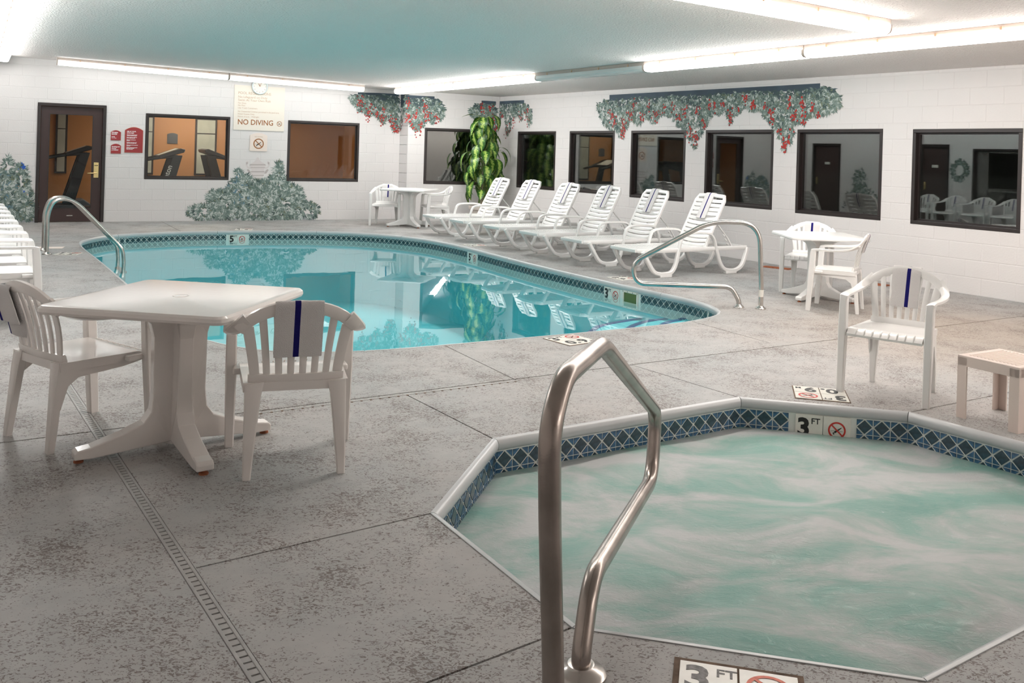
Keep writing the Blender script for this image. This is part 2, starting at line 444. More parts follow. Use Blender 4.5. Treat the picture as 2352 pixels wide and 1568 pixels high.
def rect_minus(r, o):
    a0, a1, z0, z1 = r; b0, b1, y0, y1 = o
    if b0 >= a1 or b1 <= a0 or y0 >= z1 or y1 <= z0: return [r]
    out = []
    if b0 > a0: out.append((a0, b0, z0, z1))
    if b1 < a1: out.append((b1, a1, z0, z1))
    m0, m1 = max(a0, b0), min(a1, b1)
    if y0 > z0: out.append((m0, m1, z0, y0))
    if y1 < z1: out.append((m0, m1, y1, z1))
    return out
BLK = {}
def block_mesh(w, h):
    key = (round(w, 3), round(h, 3))
    if key not in BLK:
        g = G(); x, z = w / 2 - .0025, h / 2 - .0025; c = .005
        a = [(-x, -z, -.02), (x, -z, -.02), (x, z, -.02), (-x, z, -.02)]
        b_ = [(-x, -z, -.0018), (x, -z, -.0018), (x, z, -.0018), (-x, z, -.0018)]
        t = [(-x + c, -z + c, 0), (x - c, -z + c, 0), (x - c, z - c, 0), (-x + c, z - c, 0)]
        g.loft([a, b_, t]); BLK[key] = g.mesh('block', M_WALL, smooth=False)
    return BLK[key]
CH, CL = .2032, .4064
def build_wall(name, W, s0, s1, openings, n_parts=300, label=None, blocks=True):
    root = G()
    pan = [(s0, s1, 0, HT)]
    for o in openings: pan = [q for r in pan for q in rect_minus(r, o)]
    for a0, a1, z0, z1 in pan:
        root.prism([(a0, z0), (a1, z0), (a1, z1), (a0, z1)], lambda x, y, t: W.pt(x, y, t), -.16, -.0028)
    wo = tag(root.build(name, M_WALLB, smooth=False), label, kind='structure')
    if not blocks: return wo
    pcs = []
    k = 0; z = 0.0
    while z < HT:
        z1 = min(HT, z + CH); a = s0 - (CL / 2 if k % 2 else 0)
        while a < s1:
            r = (max(a, s0), min(a + CL, s1), z, z1)
            if r[1] - r[0] > .02:
                q = [r]
                for o in openings: q = [y for x in q for y in rect_minus(x, o)]
                pcs += [x for x in q if x[1] - x[0] > .015 and x[3] - x[2] > .015]
            a += CL
        z += CH; k += 1
    def score(r):
        p = W.pt((r[0] + r[1]) / 2, (r[2] + r[3]) / 2); q = p - _O
        if q.y < .5: return 1e9
        x = 1176 + FPX * q.dot(_RT) / q.y; y = CY0 - FPX * q.dot(_UP) / q.y
        pen = 0 if (-20 < x < 2372 and -20 < y < 1590) and p.z < zceil(p.x, p.y) else 1e6
        return pen + q.length / math.sqrt((r[1] - r[0]) * (r[3] - r[2]))
    pcs.sort(key=score)
    for r in pcs[:n_parts]:
        obj('block', block_mesh(r[1] - r[0], r[3] - r[2]), wo, M=W.fr((r[0] + r[1]) / 2, (r[2] + r[3]) / 2))
    if len(pcs) > n_parts:
        g = G()
        for r in pcs[n_parts:]:
            a0, a1, z0, z1 = r[0] + .0035, r[1] - .0035, r[2] + .0035, r[3] - .0035; c = .006
            rings = []
            for ins, t in ((0, -.0026), (0, -.0018), (c, 0)):
                rings.append([W.pt(a0 + ins, z0 + ins, t), W.pt(a1 - ins, z0 + ins, t), W.pt(a1 - ins, z1 - ins, t), W.pt(a0 + ins, z1 - ins, t)])
            g.loft(rings)
        g.build('blocks', M_WALL, wo, smooth=False)['kind'] = 'stuff'
    return wo

WIN_B = [WB.rect(333, 527, 259, 268, 411, 413), WB.rect(660, 824, 276, 284, 415, 419)]
WIN_C = [WC.rect(974, 1098, 293, 297.5, 422, 425)]
WIN_R = [WR.rect(*q) for q in ((1188, 1275, 301, 301, 429, 438), (1307, 1410, 300, 300, 438, 447), (1448, 1573, 299, 299, 449, 466),
                              (1619, 1775, 298, 298, 466, 484), (1829, 2025, 297, 297, 491, 508), (2094, 2346, 298, 298, 516, 540))]
# one sill height and one head height per wall
def level(ws):
    z0 = sum(w[2] for w in ws) / len(ws); z1 = sum(w[3] for w in ws) / len(ws)
    return [(w[0], w[1], w[2] * .5 + z0 * .5, w[3] * .5 + z1 * .5) for w in ws]
WIN_B = level(WIN_B); WIN_R = level(WIN_R)
_d = WB.rect(83, 241, 236, 241, 511, 509); DOOR_B = (_d[0], _d[1], 0.0, _d[3])
DOOR_L1 = (16.35, 17.3, 0, 2.05); DOOR_L2 = (13.15, 13.95, 0, 2.05); WIN_L = [(11.3, 12.55, .62, 1.95)]

# ------------------------------------------------------------------ structure: walls
build_wall('wall_back', WB, WB_S0, WB_S1, WIN_B + [DOOR_B], label='white painted block wall with the glass door and the fitness room windows')
build_wall('wall_corner', WC, 0, WC_S1, WIN_C, label='white painted block wall standing a step forward behind the tall plant')
build_wall('wall_right', WR, 0, WR_S1, WIN_R, label='white painted block wall with a row of six dark windows')
build_wall('wall_left', WL, WL_T0, WL_T1, WIN_L + [DOOR_L1, DOOR_L2], n_parts=0, label='white painted block wall behind the row of chairs')
build_wall('wall_front', WF, 0, (WL.pt(WL_T0, 0) - WF.p).dot(WF.d), [], label='white wall behind the camera', blocks=False)
# the return of the step between wall_back and wall_corner
g = G(); a, b = WB.pt(WB_S1, 0), WC.pt(0, 0)
dj = (b - a).normalized(); nj = V3((dj.y, -dj.x, 0)) * -1
for k in range(int(HT / CH) + 1):
    z0, z1 = k * CH + .003, min(HT, (k + 1) * CH) - .003
    q = [a + V3((0, 0, z0)), b + V3((0, 0, z0)), b + V3((0, 0, z1)), a + V3((0, 0, z1))]
    g.loft([[p + WB.d * .1 for p in q], q])
tag(g.build('wall_return', M_WALL, smooth=False), 'narrow white block return at the step in the back wall', kind='structure')
# ceiling
g = G()
cs = [WB.pt(WB_S0 - .3, 0, -.3), WB.pt(WB_S1 + 3.0, 0, -.8), WR.pt(WR_S1 + .3, 0, -.3), WL.pt(WL_T0 - .3, 0, -.3)]
g.loft([[V3((p.x, p.y, zceil(p.x, p.y))) for p in cs], [V3((p.x, p.y, zceil(p.x, p.y) + .12)) for p in cs]])
tag(g.build('ceiling', M_CEIL, smooth=False), 'pale green textured ceiling over the whole pool room', kind='structure')

# ------------------------------------------------------------------ windows and doors
def window(n, W, r, label, glazed=True, shade=False):
    s0, s1, z0, z1 = r
    w = thing('window_%d' % n, label, None, M=W.fr(s0, z0), kind='structure')
    L_, H_ = s1 - s0, z1 - z0; t = .045
    for nm, c, d in (('frame_head', (L_ / 2, H_ - t / 2, -.06), (L_, t, .13)), ('frame_sill', (L_ / 2, t / 2, -.06), (L_, t, .13)),
                     ('frame_jamb', (t / 2, H_ / 2, -.06), (t, H_ - 2 * t, .13)), ('frame_jamb', (L_ - t / 2, H_ / 2, -.06), (t, H_ - 2 * t, .13))):
        G().box(c, d).build(nm, M_FRAME, w, smooth=False, bevel=.004)
    g = G()
    for c, d in (((L_ / 2, H_ - t - .011, -.07), (L_ - 2 * t, .022, .03)), ((L_ / 2, t + .011, -.07), (L_ - 2 * t, .022, .03)),
                 ((t + .011, H_ / 2, -.07), (.022, H_ - 2 * t - .044, .03)), ((L_ - t - .011, H_ / 2, -.07), (.022, H_ - 2 * t - .044, .03))):
        g.box(c, d)
    g.build('glazing_bead', M_FRAME, w, smooth=False)
    gm = M_PANEB if W is WB else M_PANE
    G().box((L_ / 2, H_ / 2, -.062), (L_ - 2 * t - .01, H_ - 2 * t - .01, .005)).build('pane', gm, w, smooth=False)
    G().box((L_ / 2, H_ / 2, -.082), (L_ - 2 * t - .01, H_ - 2 * t - .01, .005)).build('pane', gm, w, smooth=False)
    return w
window(1, WB, WIN_B[0], 'dark framed window onto the orange fitness room, nearer the door')
window(2, WB, WIN_B[1], 'dark framed window onto the orange fitness room, nearer the round corner garland')
window(3, WC, WIN_C[0], 'dark framed window half hidden behind the tall leafy plant')
for i, (r, lb) in enumerate(zip(WIN_R, ('narrowest dark window of the right wall, just beside the tall plant', 'dark window of the right wall, second from the tall plant',
        'dark window of the right wall that mirrors the NO DIVING sign', 'dark window of the right wall, above the nearest loungers',
        'wide dark window of the right wall beyond the small white table', 'widest dark window of the right wall, nearest the camera'))):
    window(4 + i, WR, r, lb)
window(10, WL, WIN_L[0], 'dark framed window of the left wall behind the chair row')

def door(n, W, r, label, glass):
    s0, s1, z0, z1 = r; L_, H_ = s1 - s0, z1 - z0
    d = thing('door_%d' % n, label, None, M=W.fr(s0, z0), kind='structure'); t = .055
    for nm, c, dd in (('frame_head', (L_ / 2, H_ - t / 2, -.05), (L_, t, .14)), ('frame_jamb', (t / 2, (H_ - t) / 2, -.05), (t, H_ - t, .14)), ('frame_jamb', (L_ - t / 2, (H_ - t) / 2, -.05), (t, H_ - t, .14))):
        G().box(c, dd).build(nm, M_FRAME, d, smooth=False, bevel=.004)
    x0, x1, y0, y1 = t + .004, L_ - t - .004, .012, H_ - t - .004
    if not glass:
        lf = G().box(((x0 + x1) / 2, (y0 + y1) / 2, -.07), (x1 - x0, y1 - y0, .045)).build('door_leaf', M_DOOR, d, smooth=False, bevel=.003)
        G().box((x1 - .08, 1.0, -.035), (.05, .2, .03)).build('handle', M_BRASS, lf, bevel=.004)
        G().box(((x0 + x1) / 2, 1.5, -.045), (.16, .07, .006)).build('name_plate', M_SIGNT, lf)
        return d
    g = G(); sw, bw = .135, .24
    fr_ = [(x0, y0, x0 + sw, y1), (x1 - sw - .02, y0, x1, y1), (x0 + sw, y0, x1 - sw - .02, y0 + bw), (x0 + sw, y1 - .13, x1 - sw - .02, y1)]
    for a0, b0, a1, b1 in fr_: g.box(((a0 + a1) / 2, (b0 + b1) / 2, -.07), (a1 - a0, b1 - b0, .045))
    lf = g.build('door_leaf', M_DOOR, d, smooth=False)
    gx0, gx1, gy0, gy1 = x0 + sw, x1 - sw - .02, y0 + bw, y1 - .13
    g = G(); q = .012
    for c, dd in (((gx0 + q / 2, (gy0 + gy1) / 2, -.045), (q, gy1 - gy0, .02)), ((gx1 - q / 2, (gy0 + gy1) / 2, -.045), (q, gy1 - gy0, .02)),
                  (((gx0 + gx1) / 2, gy0 + q / 2, -.045), (gx1 - gx0, q, .02)), (((gx0 + gx1) / 2, gy1 - q / 2, -.045), (gx1 - gx0, q, .02))): g.box(c, dd)
    g.build('glazing_bead', M_FRAME, lf, smooth=False)
    G().box(((gx0 + gx1) / 2, (gy0 + gy1) / 2, -.066), (gx1 - gx0, gy1 - gy0, .006)).build('pane', M_PANEB, lf, smooth=False)
    hx = x1 - .085
    G().box((hx, .965, -.04), (.088, .285, .022)).build('lock_plate', M_BRASS, lf, bevel=.004)['label'] = 'brass card lock plate'
    g = G(); g.tube([(hx, .91, -.03), (hx, .91, .02), (hx - .02, .91, .03), (hx - .15, .905, .03)], .011, 10)
    g.build('handle', M_BRASS, lf)['label'] = 'brass lever handle'
    G().box((hx, 1.05, -.028), (.06, .012, .004)).build('card_slot', M_BLACK, lf, smooth=False)
    G().box((L_ / 2, .12, -.046), (.1, .016, .003)).build('maker_plate', M_STEEL, lf, smooth=False)
    return d
door(1, WB, DOOR_B, 'dark brown glass door with brass lever into the fitness room', True)
door(2, WL, DOOR_L1, 'plain dark brown door in the left wall near the far corner', False)
door(3, WL, DOOR_L2, 'plain dark brown door in the left wall beside the painted wreath', False)

# rooms behind the glass
def shell(prefix, W, s0, s1, depth, mw, mf, mc, zt=2.75):
    g = G()
    tag(G().prism([(s0, 0), (s1, 0), (s1, zt), (s0, zt)], lambda x, y, t: W.pt(x, y, t), -depth - .1, -depth).build('wall_%s' % prefix, mw, smooth=False), None, kind='structure')
    for nm, a in (('wall_%s_side' % prefix, s0), ('wall_%s_side' % prefix, s1)):
        tag(G().prism([(a - .05, 0), (a + .05, 0), (a + .05, zt), (a - .05, zt)], lambda x, y, t: W.pt(x, y, t), -depth, -.17).build(nm, mw, smooth=False), None, kind='structure')
    for nm, z, m in (('floor_%s' % prefix, -.05, mf), ('ceiling_%s' % prefix, zt + .05, mc)):
        tag(G().prism([(s0, z - .05), (s1, z - .05), (s1, z + .05), (s0, z + .05)], lambda x, y, t: W.pt(x, y, t), -depth, -.17).build(nm, m, smooth=False), None, kind='structure')
GYM_D = 3.0
shell('fitness', WB, DOOR_B[0] - 1.2, WIN_B[1][1] + .7, GYM_D, M_ORANGE, M_CARPET, M_CREAM)
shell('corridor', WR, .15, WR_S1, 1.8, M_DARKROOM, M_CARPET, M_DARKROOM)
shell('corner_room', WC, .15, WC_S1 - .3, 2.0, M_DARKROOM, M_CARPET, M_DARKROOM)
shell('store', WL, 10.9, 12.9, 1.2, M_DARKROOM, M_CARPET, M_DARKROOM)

# ------------------------------------------------------------------ floor: deck slabs cut by joints, pool and spa
POOL_PX = [(180, 562), (195, 550), (245, 541), (300, 536.5), (420, 531.5), (545, 530), (700, 530), (800, 533), (880, 538), (960, 546), (1020, 556), (1080, 569), (1200, 600), (1300, 624),
           (1400, 647), (1540, 677), (1600, 691), (1640, 704), (1656, 716), (1652, 722), (1629, 730), (1557, 743), (1355, 763), (1200, 777), (1021, 793), (818, 808), (640, 808), (541, 797),
           (464, 779), (400, 748), (285, 650), (227, 600)]
POOL = catmull([at(*p) for p in POOL_PX], 6)
# even out the outline a little
for _ in range(4):
    POOL = [(POOL[i - 1] + POOL[i] * 2 + POOL[(i + 1) % len(POOL)]) / 4 for i in range(len(POOL))]
def resample(P, n):
    L_ = [0]; k = len(P)
    for i in range(k): L_.append(L_[-1] + (P[(i + 1) % k] - P[i]).length)
    out = []; j = 0
    for i in range(n):
        t = L_[-1] * i / n
        while L_[j + 1] < t: j += 1
        u = (t - L_[j]) / (L_[j + 1] - L_[j]); out.append(P[j].lerp(P[(j + 1) % k], u))
    return out, L_[-1]
POOL, POOL_LEN = resample(POOL, 160)
sD, sA, sB, sC, sE, sF = (at(*p) for p in ((988, 1179), (1132, 1007), (1697, 912), (2088, 946), (1315, 1443), (2129, 1566)))
side = (sA - sD).length
dCG = (at(2352, 1016) - sC).normalized(); sG = sC + dCG * side
dFH = (at(2352, 1449) - sF).normalized(); sH = sF + dFH * (sB - sA).length
SPA = [sD, sA, sB, sC, sG, sH, sF, sE]

def ngon_prism(P, z0, z1):
    g = G(); n = len(P)
    g.add([V3((p.x, p.y, z0)) for p in P] + [V3((p.x, p.y, z1)) for p in P],
          [tuple(range(n))[::-1], tuple(range(n, 2 * n))] + [(i, (i + 1) % n, n + (i + 1) % n, n + i) for i in range(n)])
    return g
def strip_cut(a, b, w, ext=(0, 0)):
    d = (b - a).normalized(); a = a - d * ext[0]; b = b + d * ext[1]; n = V3((-d.y, d.x, 0)) * (w / 2)
    return ngon_prism([a - n, b - n, b + n, a + n], -.3, .3)
J1a, J1b = at(0, 1017), at(2300, 732)
dJ1 = (J1b - J1a).normalized()
D1a, D1b = at(600, 1568), at(181, 926)
dD = (D1b - D1a).normalized()
cuts = []
# trench drain bed, transverse joint and short joints
DW = .054
cuts.append(strip_cut(D1a, D1b, DW, (3, 12)))
cuts.append(strip_cut(J1a, J1b, .012, (6, 4)))
for p, q, e in (((464, 1301), (980, 1181), (.02, .1)), ((1128, 1005), (937, 908), (.1, .01)), ((1184, 872), (1021, 793), (.01, .15)), ((1593, 739), (1760, 785), (.15, .03)),
                ((1452, 838), (1692, 911), (.01, .1)), ((2092, 946), (2253, 914), (.1, 6)), ((372, 509), (409, 528), (.6, .5)), ((1150, 1503), (1300, 1446), (3.5, .15)), ((1850, 508), (1858, 512), (0, 0))):
    if p[0] == 1850: continue
    cuts.append(strip_cut(at(*p), at(*q), .009, e))
# inward offsets keep the coping flush in its recess
cuts.append(ngon_prism(POOL, -.3, .3)); cuts.append(ngon_prism(SPA, -.3, .3))
def tmp(g, nm): return obj(nm, g.mesh(nm, M_DECK, smooth=False))
fc = [WB.pt(WB_S0 - .15, 0, -.16), WB.pt(WB_S1 + .2, 0, -.16), WC.pt(WC_S1 + .2, 0, -.16), WR.pt(WR_S1 + .15, 0, -.16), WL.pt(WL_T0 - .15, 0, -.16)]
slab_o = tmp(ngon_prism(fc, -.025, 0), 'slab')
cut_o = []
for i, c in enumerate(cuts):
    o = tmp(c, 'cut'); cut_o.append(o)
    md = slab_o.modifiers.new('b%d' % i, 'BOOLEAN'); md.operation = 'DIFFERENCE'; md.object = o; md.solver = 'EXACT'
bpy.context.view_layer.update()
dg = bpy.context.evaluated_depsgraph_get()
sm = bpy.data.meshes.new_from_object(slab_o.evaluated_get(dg))
bpy.data.objects.remove(slab_o)
for o in cut_o: bpy.data.objects.remove(o)
# sub-floor under the slabs, with the two basins left open
def ring_floor():
    bm = bmesh.new()
    def loop(P, z): 
        vs_ = [bm.verts.new((p.x, p.y, z)) for p in P]; return [bm.edges.new((vs_[i], vs_[(i + 1) % len(vs_)])) for i in range(len(vs_))]
    e = loop(fc, -.03) + loop(POOL, -.03) + loop(SPA, -.03)
    bmesh.ops.triangle_fill(bm, edges=e, use_beauty=True)
    me = bpy.data.meshes.new('floor'); bm.to_mesh(me); bm.free(); me.materials.append(M_JOINT); return me
FLOOR = tag(obj('floor', ring_floor()), 'grey textured pool deck cut into slabs by dark joints', kind='structure')
bm = bmesh.new(); bm.from_mesh(sm); bm.verts.ensure_lookup_table()
seen = set(); slabs = []
for v in bm.verts:
    if v.index in seen: continue
    st = [v]; isl = set()
    while st:
        x = st.pop()
        if x.index in isl: continue
        isl.add(x.index)
        for e in x.link_edges: st.append(e.other_vert(x))
    seen |= isl; slabs.append(isl)
for isl in slabs:
    fs = [f for f in bm.faces if f.verts[0].index in isl]
    if len(fs) < 4: continue
    ids = sorted(isl); mp = {k: i for i, k in enumerate(ids)}
    me = bpy.data.meshes.new('slab'); me.from_pydata([tuple(bm.verts[i].co) for i in ids], [], [[mp[v.index] for v in f.verts] for f in fs]); me.materials.append(M_DECK)
    obj('slab', me, FLOOR)
bm.free()

# ------------------------------------------------------------------ coping, tile bands, basins
def inset_pt(P, i, d):
    n = len(P); a, b, c = P[i - 1], P[i], P[(i + 1) % n]
    e1 = (b - a).normalized(); e2 = (c - b).normalized()
    n1 = V3((e1.y, -e1.x, 0)); n2 = V3((e2.y, -e2.x, 0))      # inward for clockwise loops
    m = (n1 + n2).normalized(); return b + m * (d / max(.3, m.dot(n1)))
def area(P): return sum(P[i - 1].x * P[i].y - P[i].x * P[i - 1].y for i in range(len(P))) / 2
if area(POOL) > 0: POOL.reverse()
if area(SPA) > 0: SPA.reverse()
CPROF = [(0.0, -.05), (0.0, .003), (.012, .004), (.026, -.003), (.036, -.020), (.037, -.040), (.030, -.056), (.016, -.063)]
def coping_ring(P, i): return [inset_pt(P, i, d) + V3((0, 0, z)) for d, z in CPROF]
WATER_P, WATER_S = -.155, -.178
TS = .0955
# --- swimming pool
pool = thing('swimming_pool', 'large curved turquoise swimming pool with white coping and a dark tile band', 'pool', POOL[0] * 0 + V3((-1.5, 11, 0)))
PM = Matrix.Translation((1.5, -11, 0))
n = len(POOL); seg = 10
for k in range(n // seg):
    idx = [(k * seg + j) % n for j in range(seg + 1)]
    rings = [coping_ring(POOL, i) for i in idx]
    # a hair-line gap between neighbouring coping pieces
    rings[0] = [a.lerp(b, .02) for a, b in zip(rings[0], rings[1])]; rings[-1] = [a.lerp(b, .02) for a, b in zip(rings[-1], rings[-2])]
    G().loft(rings).build('coping_segment', M_COPING, pool, ang=50, M=PM)
INS = .022
PI_ = [inset_pt(POOL, i, INS) for i in range(n)]
BAND = []
g = G()
g.add([p + V3((0, 0, z)) for p in PI_ for z in (-.05, -.26)], [(2 * i, 2 * ((i + 1) % n), 2 * ((i + 1) % n) + 1, 2 * i + 1) for i in range(n)])
g.build('grout_band', M_GROUT, pool, M=PM)
g = G()
bw = [inset_pt(POOL, i, INS - .004) for i in range(n)]
g.add([p + V3((0, 0, z)) for p in bw for z in (-.25, -1.25)] , [(2 * i, 2 * ((i + 1) % n), 2 * ((i + 1) % n) + 1, 2 * i + 1) for i in range(n)] + [tuple(2 * i + 1 for i in range(n))])
g.build('basin', M_BASIN, pool, M=PM)

def tile_mesh(name, m1, m2, s=TS):
    """one square tile: a diamond and four corner triangles standing proud of the grout"""
    g = G(); h = s / 2 - .0025; q = .004; t = .0035
    def pad(poly, mi):
        c = sum((V3((x, y, 0)) for x, y in poly), V3()) / len(poly)
        lo = [V3((x, y, 0)) for x, y in poly]; hi = [c + (p - c) * .965 + V3((0, 0, t)) for p in lo]
        k = len(poly); g.add(lo + hi, [tuple(range(k, 2 * k))] + [(i, (i + 1) % k, k + (i + 1) % k, k + i) for i in range(k)], mi)
    dd = h - .003
    pad([(dd, 0), (0, dd), (-dd, 0), (0, -dd)], 1)
    e = .007
    for sx, sy in ((1, 1), (-1, 1), (-1, -1), (1, -1)):
        tri = [(sx * h, sy * h), (sx * e, sy * h), (sx * h, sy * e)]
        if sx * sy < 0: tri.reverse()
        pad(tri, 0)
    return g.mesh(name, [m1, m2], smooth=False)
T_POOL = tile_mesh('tile', M_PTILE, mat('dark_teal_glazed_tile', (.022, .06, .072), .2, var=.4, vscale=25, coat=.3))
T_SPA = tile_mesh('tile', M_TILE, M_TILED)
def wall_tiles(P, closed, z, me, parent, PMx, blocked, skip=None, limit=300, ts=TS):
    """tiles along polyline P; blocked: list of arc ranges left free for marker tiles"""
    k = len(P); L_ = [0]
    rng = k if closed else k - 1
    for i in range(rng): L_.append(L_[-1] + (P[(i + 1) % k] - P[i]).length)
    tot = L_[-1]; cnt = int(tot / ts + .02); st = tot / cnt; out = []
    j = 0
    for c in range(cnt):
        t = (c + .5) * st
        if any(a - st * .35 < t < b + st * .35 for a, b in blocked): continue
        while L_[j + 1] < t: j += 1
        a, b = P[j], P[(j + 1) % k]; d = (b - a).normalized(); p = a.lerp(b, (t - L_[j]) / (L_[j + 1] - L_[j]))
        nrm = V3((d.y, -d.x, 0))
        M = Matrix((d, V3((0, 0, 1)), d.cross(V3((0, 0, 1))))).transposed().to_4x4(); M.translation = p + V3((0, 0, z))
        M = M @ Matrix.Diagonal((st / ts * .995, 1, 1, 1))
        out.append((p, nrm, M))
    return out, tot
PI_ = PI_[::-1]; area_sign = 1
def arc_of(P, q):
    best = (1e9, 0); acc = 0; k = len(P)
    for i in range(k):
        d = (P[i] - q).length
        if d < best[0]: best = (d, acc)
        acc += (P[(i + 1) % k] - P[i]).length
    return best[1]
# walk the loop so that the wall's face looks into the pool
if area(PI_) < 0: PI_.reverse()
# d x z must point inwards: for a counter-clockwise loop it points outwards, so run clockwise
PI_.reverse()
SIGNS_P = [(562, 560, '5'), (1062, 588, '5'), (1412, 668, '3')]
SW = .30
blk = []; sign_at = []
for x, y, ch in SIGNS_P:
    t = arc_of(PI_, at(x, y, -.10)); blk.append((t - SW / 2, t + SW / 2)); sign_at.append((t, ch))
t_sk = arc_of(PI_, at(1485, 676, -.10)); blk.append((t_sk - .17, t_sk + .15))
tiles, tot = wall_tiles(PI_, True, -.062 - TS / 2, T_POOL, pool, PM, blk)
vis = [q for q in tiles if q[1].dot(V3((0, 0, 0)) - q[0]) > 0]
hid = [q for q in tiles if not q[1].dot(-q[0]) > 0]
vis.sort(key=lambda q: q[0].length)
for q in vis[:300]: obj('tile', T_POOL, pool, M=PM @ q[2])
if hid or vis[300:]:
    g = G()
    for p, nr, M in hid + vis[300:]:
        h = TS / 2 - .003
        g.add([M @ V3(c) for c in ((-h, -h, .002), (h, -h, .002), (h, h, .002), (-h, h, .002))], [(0, 1, 2, 3)])
    g.build('tiles', M_PTILE, pool, smooth=False, M=PM)['kind'] = 'stuff'
def point_on(P, t):
    k = len(P); acc = 0
    for i in range(k):
        l = (P[(i + 1) % k] - P[i]).length
        if acc + l >= t: return P[i].lerp(P[(i + 1) % k], (t - acc) / l), (P[(i + 1) % k] - P[i]).normalized()
        acc += l
    return P[0], (P[1] - P[0]).normalized()
def frame_at(p, d, z, off=0.0):
    nn = d.cross(V3((0, 0, 1))); M = Matrix((d, V3((0, 0, 1)), nn)).transposed().to_4x4(); M.translation = p + V3((0, 0, z)) + nn * off; return M

def no_diving(parent, M, r, mred, mblk, name='no_diving_symbol', name2='diver'):
    """red ring with a slash over a diving figure, flat print"""
    g = G(); k = 28; e = .0008
    for i in range(k):
        a0, a1 = 2 * PI * i / k, 2 * PI * (i + 1) / k
        g.add([(r * f * math.cos(a), r * f * math.sin(a), e) for a in (a0, a1) for f in (.80, 1.0)], [(0, 1, 3, 2)])
    c, s = math.cos(-PI / 4), math.sin(-PI / 4); w = .085 * r; l = .84 * r
    g.add([(x * c - y * s, x * s + y * c, e * 1.6) for x, y in ((-l, -w), (l, -w), (l, w), (-l, w))], [(0, 1, 2, 3)])
    g.build(name, mred, parent, smooth=False, M=M)
    g = G()
    def seg(x0, y0, x1, y1, w0, w1):
        d = V3((x1 - x0, y1 - y0, 0)).normalized(); nn = V3((-d.y, d.x, 0))
        a, b = V3((x0, y0, e)), V3((x1, y1, e))
        g.add([a - nn * w0, b - nn * w1, b + nn * w1, a + nn * w0], [(0, 1, 2, 3)])
    seg(.52 * r, .36 * r, .05 * r, -.02 * r, .035 * r, .09 * r)      # legs
    seg(.05 * r, -.02 * r, -.26 * r, -.24 * r, .10 * r, .12 * r)     # trunk
    seg(-.26 * r, -.24 * r, -.50 * r, -.34 * r, .05 * r, .03 * r)    # arms
    g.add([(-.36 * r + .09 * r * math.cos(2 * PI * i / 8), -.42 * r + .09 * r * math.sin(2 * PI * i / 8), e) for i in range(8)], [tuple(range(8))])
    seg(-.70 * r, -.10 * r, -.30 * r, -.06 * r, .02 * r, .02 * r); seg(.20 * r, -.12 * r, .66 * r, -.08 * r, .02 * r, .02 * r)
    g.build(name2, mblk, parent, smooth=False, M=M)

def plate(w, h, t=.006):
    return G().box((0, 0, t / 2), (w, h, t))
def wall_marker(name, label, M, ch, w=.15, h=.145):
    t = thing(name, label, 'depth marker', M=M)
    for sx in (-1, 1):
        plate(w - .004, h).build('tile', M_SIGNT, t, smooth=False, bevel=.002, M=Matrix.Translation((sx * w / 2, 0, 0)))
    Z = .0066
    text(ch, .155, M_BLACK, t, Matrix.Translation((-w + .012, -.008, Z)), name='depth_numeral', fat=.006, xs=1.0)
    text('FT', .05, M_BLACK, t, Matrix.Translation((-w / 2 + .012, .038, Z)), name='unit_letters', fat=.0008)
    no_diving(t, Matrix.Translation((w / 2, -.004, Z)), .052, M_RED, M_BLACK)
    return t
lab = {0: 'white 5 FT depth marker on the far pool wall', 1: 'white 5 FT depth marker on the pool wall below the loungers', 2: 'white 3 FT depth marker on the pool wall beside the skimmer'}
for i, (t, ch) in enumerate(sign_at):
    p, d = point_on(PI_, t); wall_marker('depth_marker', lab[i], frame_at(p, d, -.062 - .0725, .001), ch)
# skimmer mouth
p, d = point_on(PI_, t_sk)
sk = thing('pool_skimmer', 'square skimmer opening with pale frame in the pool tile band near the 3 FT marker', 'skimmer', M=frame_at(p, d, -.12, .001))
g = G()
for c, dd in (((0, .055, .006), (.27, .022, .012)), ((0, -.075, .006), (.27, .022, .012)), ((-.124, -.01, .006), (.022, .108, .012)), ((.124, -.01, .006), (.022, .108, .012))): g.box(c, dd)
g.build('frame', M_SIGNC, sk, smooth=False, bevel=.002)
g = G()
for x in (-.124, -.045, .045, .124): g.lathe([(.006, 0), (.006, .004), (.003, .005)], (x, .055, .011), 8)
g.build('screw', M_STEELD, sk)
G().box((0, -.01, .002), (.226, .108, .004)).build('mouth', mat('skimmer_green', (.10, .15, .04), .5), sk, smooth=False)
# steps in the shallow end
STEP_EDGES = ((-.34, ((1340, 768), (1354, 761), (1371, 750), (1402, 742), (1438, 736), (1486, 728.6), (1533, 724), (1570, 721))),
              (-.27, ((1432, 760), (1443, 752), (1457, 745), (1486, 737), (1533, 731), (1581, 727), (1610, 724.5))),
              (-.215, ((1508, 752), (1519, 745), (1533, 739), (1557, 734.5), (1593, 731), (1624, 728.6))))
for zz, px in STEP_EDGES:
    P = catmull([at(x, y, zz) for x, y in px], 4, False)
    c0 = at(1640, 725, zz); g = G(); k = len(P)
    g.add([c0] + P + [V3((p.x, p.y, -1.2)) for p in P], [(0, i + 1, i + 2) for i in range(k - 1)] + [(i + 1, i + 1 + k, i + 2 + k, i + 2) for i in range(k - 1)])
    stp = g.build('step', M_BASIN, pool, M=PM)
    gb = G(); rings = []
    for i, p in enumerate(P):
        t = (P[min(k - 1, i + 1)] - P[max(0, i - 1)]).normalized(); nn = V3((-t.y, t.x, 0))
        if nn.dot(c0 - p) < 0: nn = -nn
        rings.append([p - nn * .012 + V3((0, 0, .006)), p + nn * .05 + V3((0, 0, .006)), p + nn * .05, p - nn * .012 + V3((0, 0, -.05))])
    gb.loft(rings); gb.build('step_edge', M_STEPB, stp)
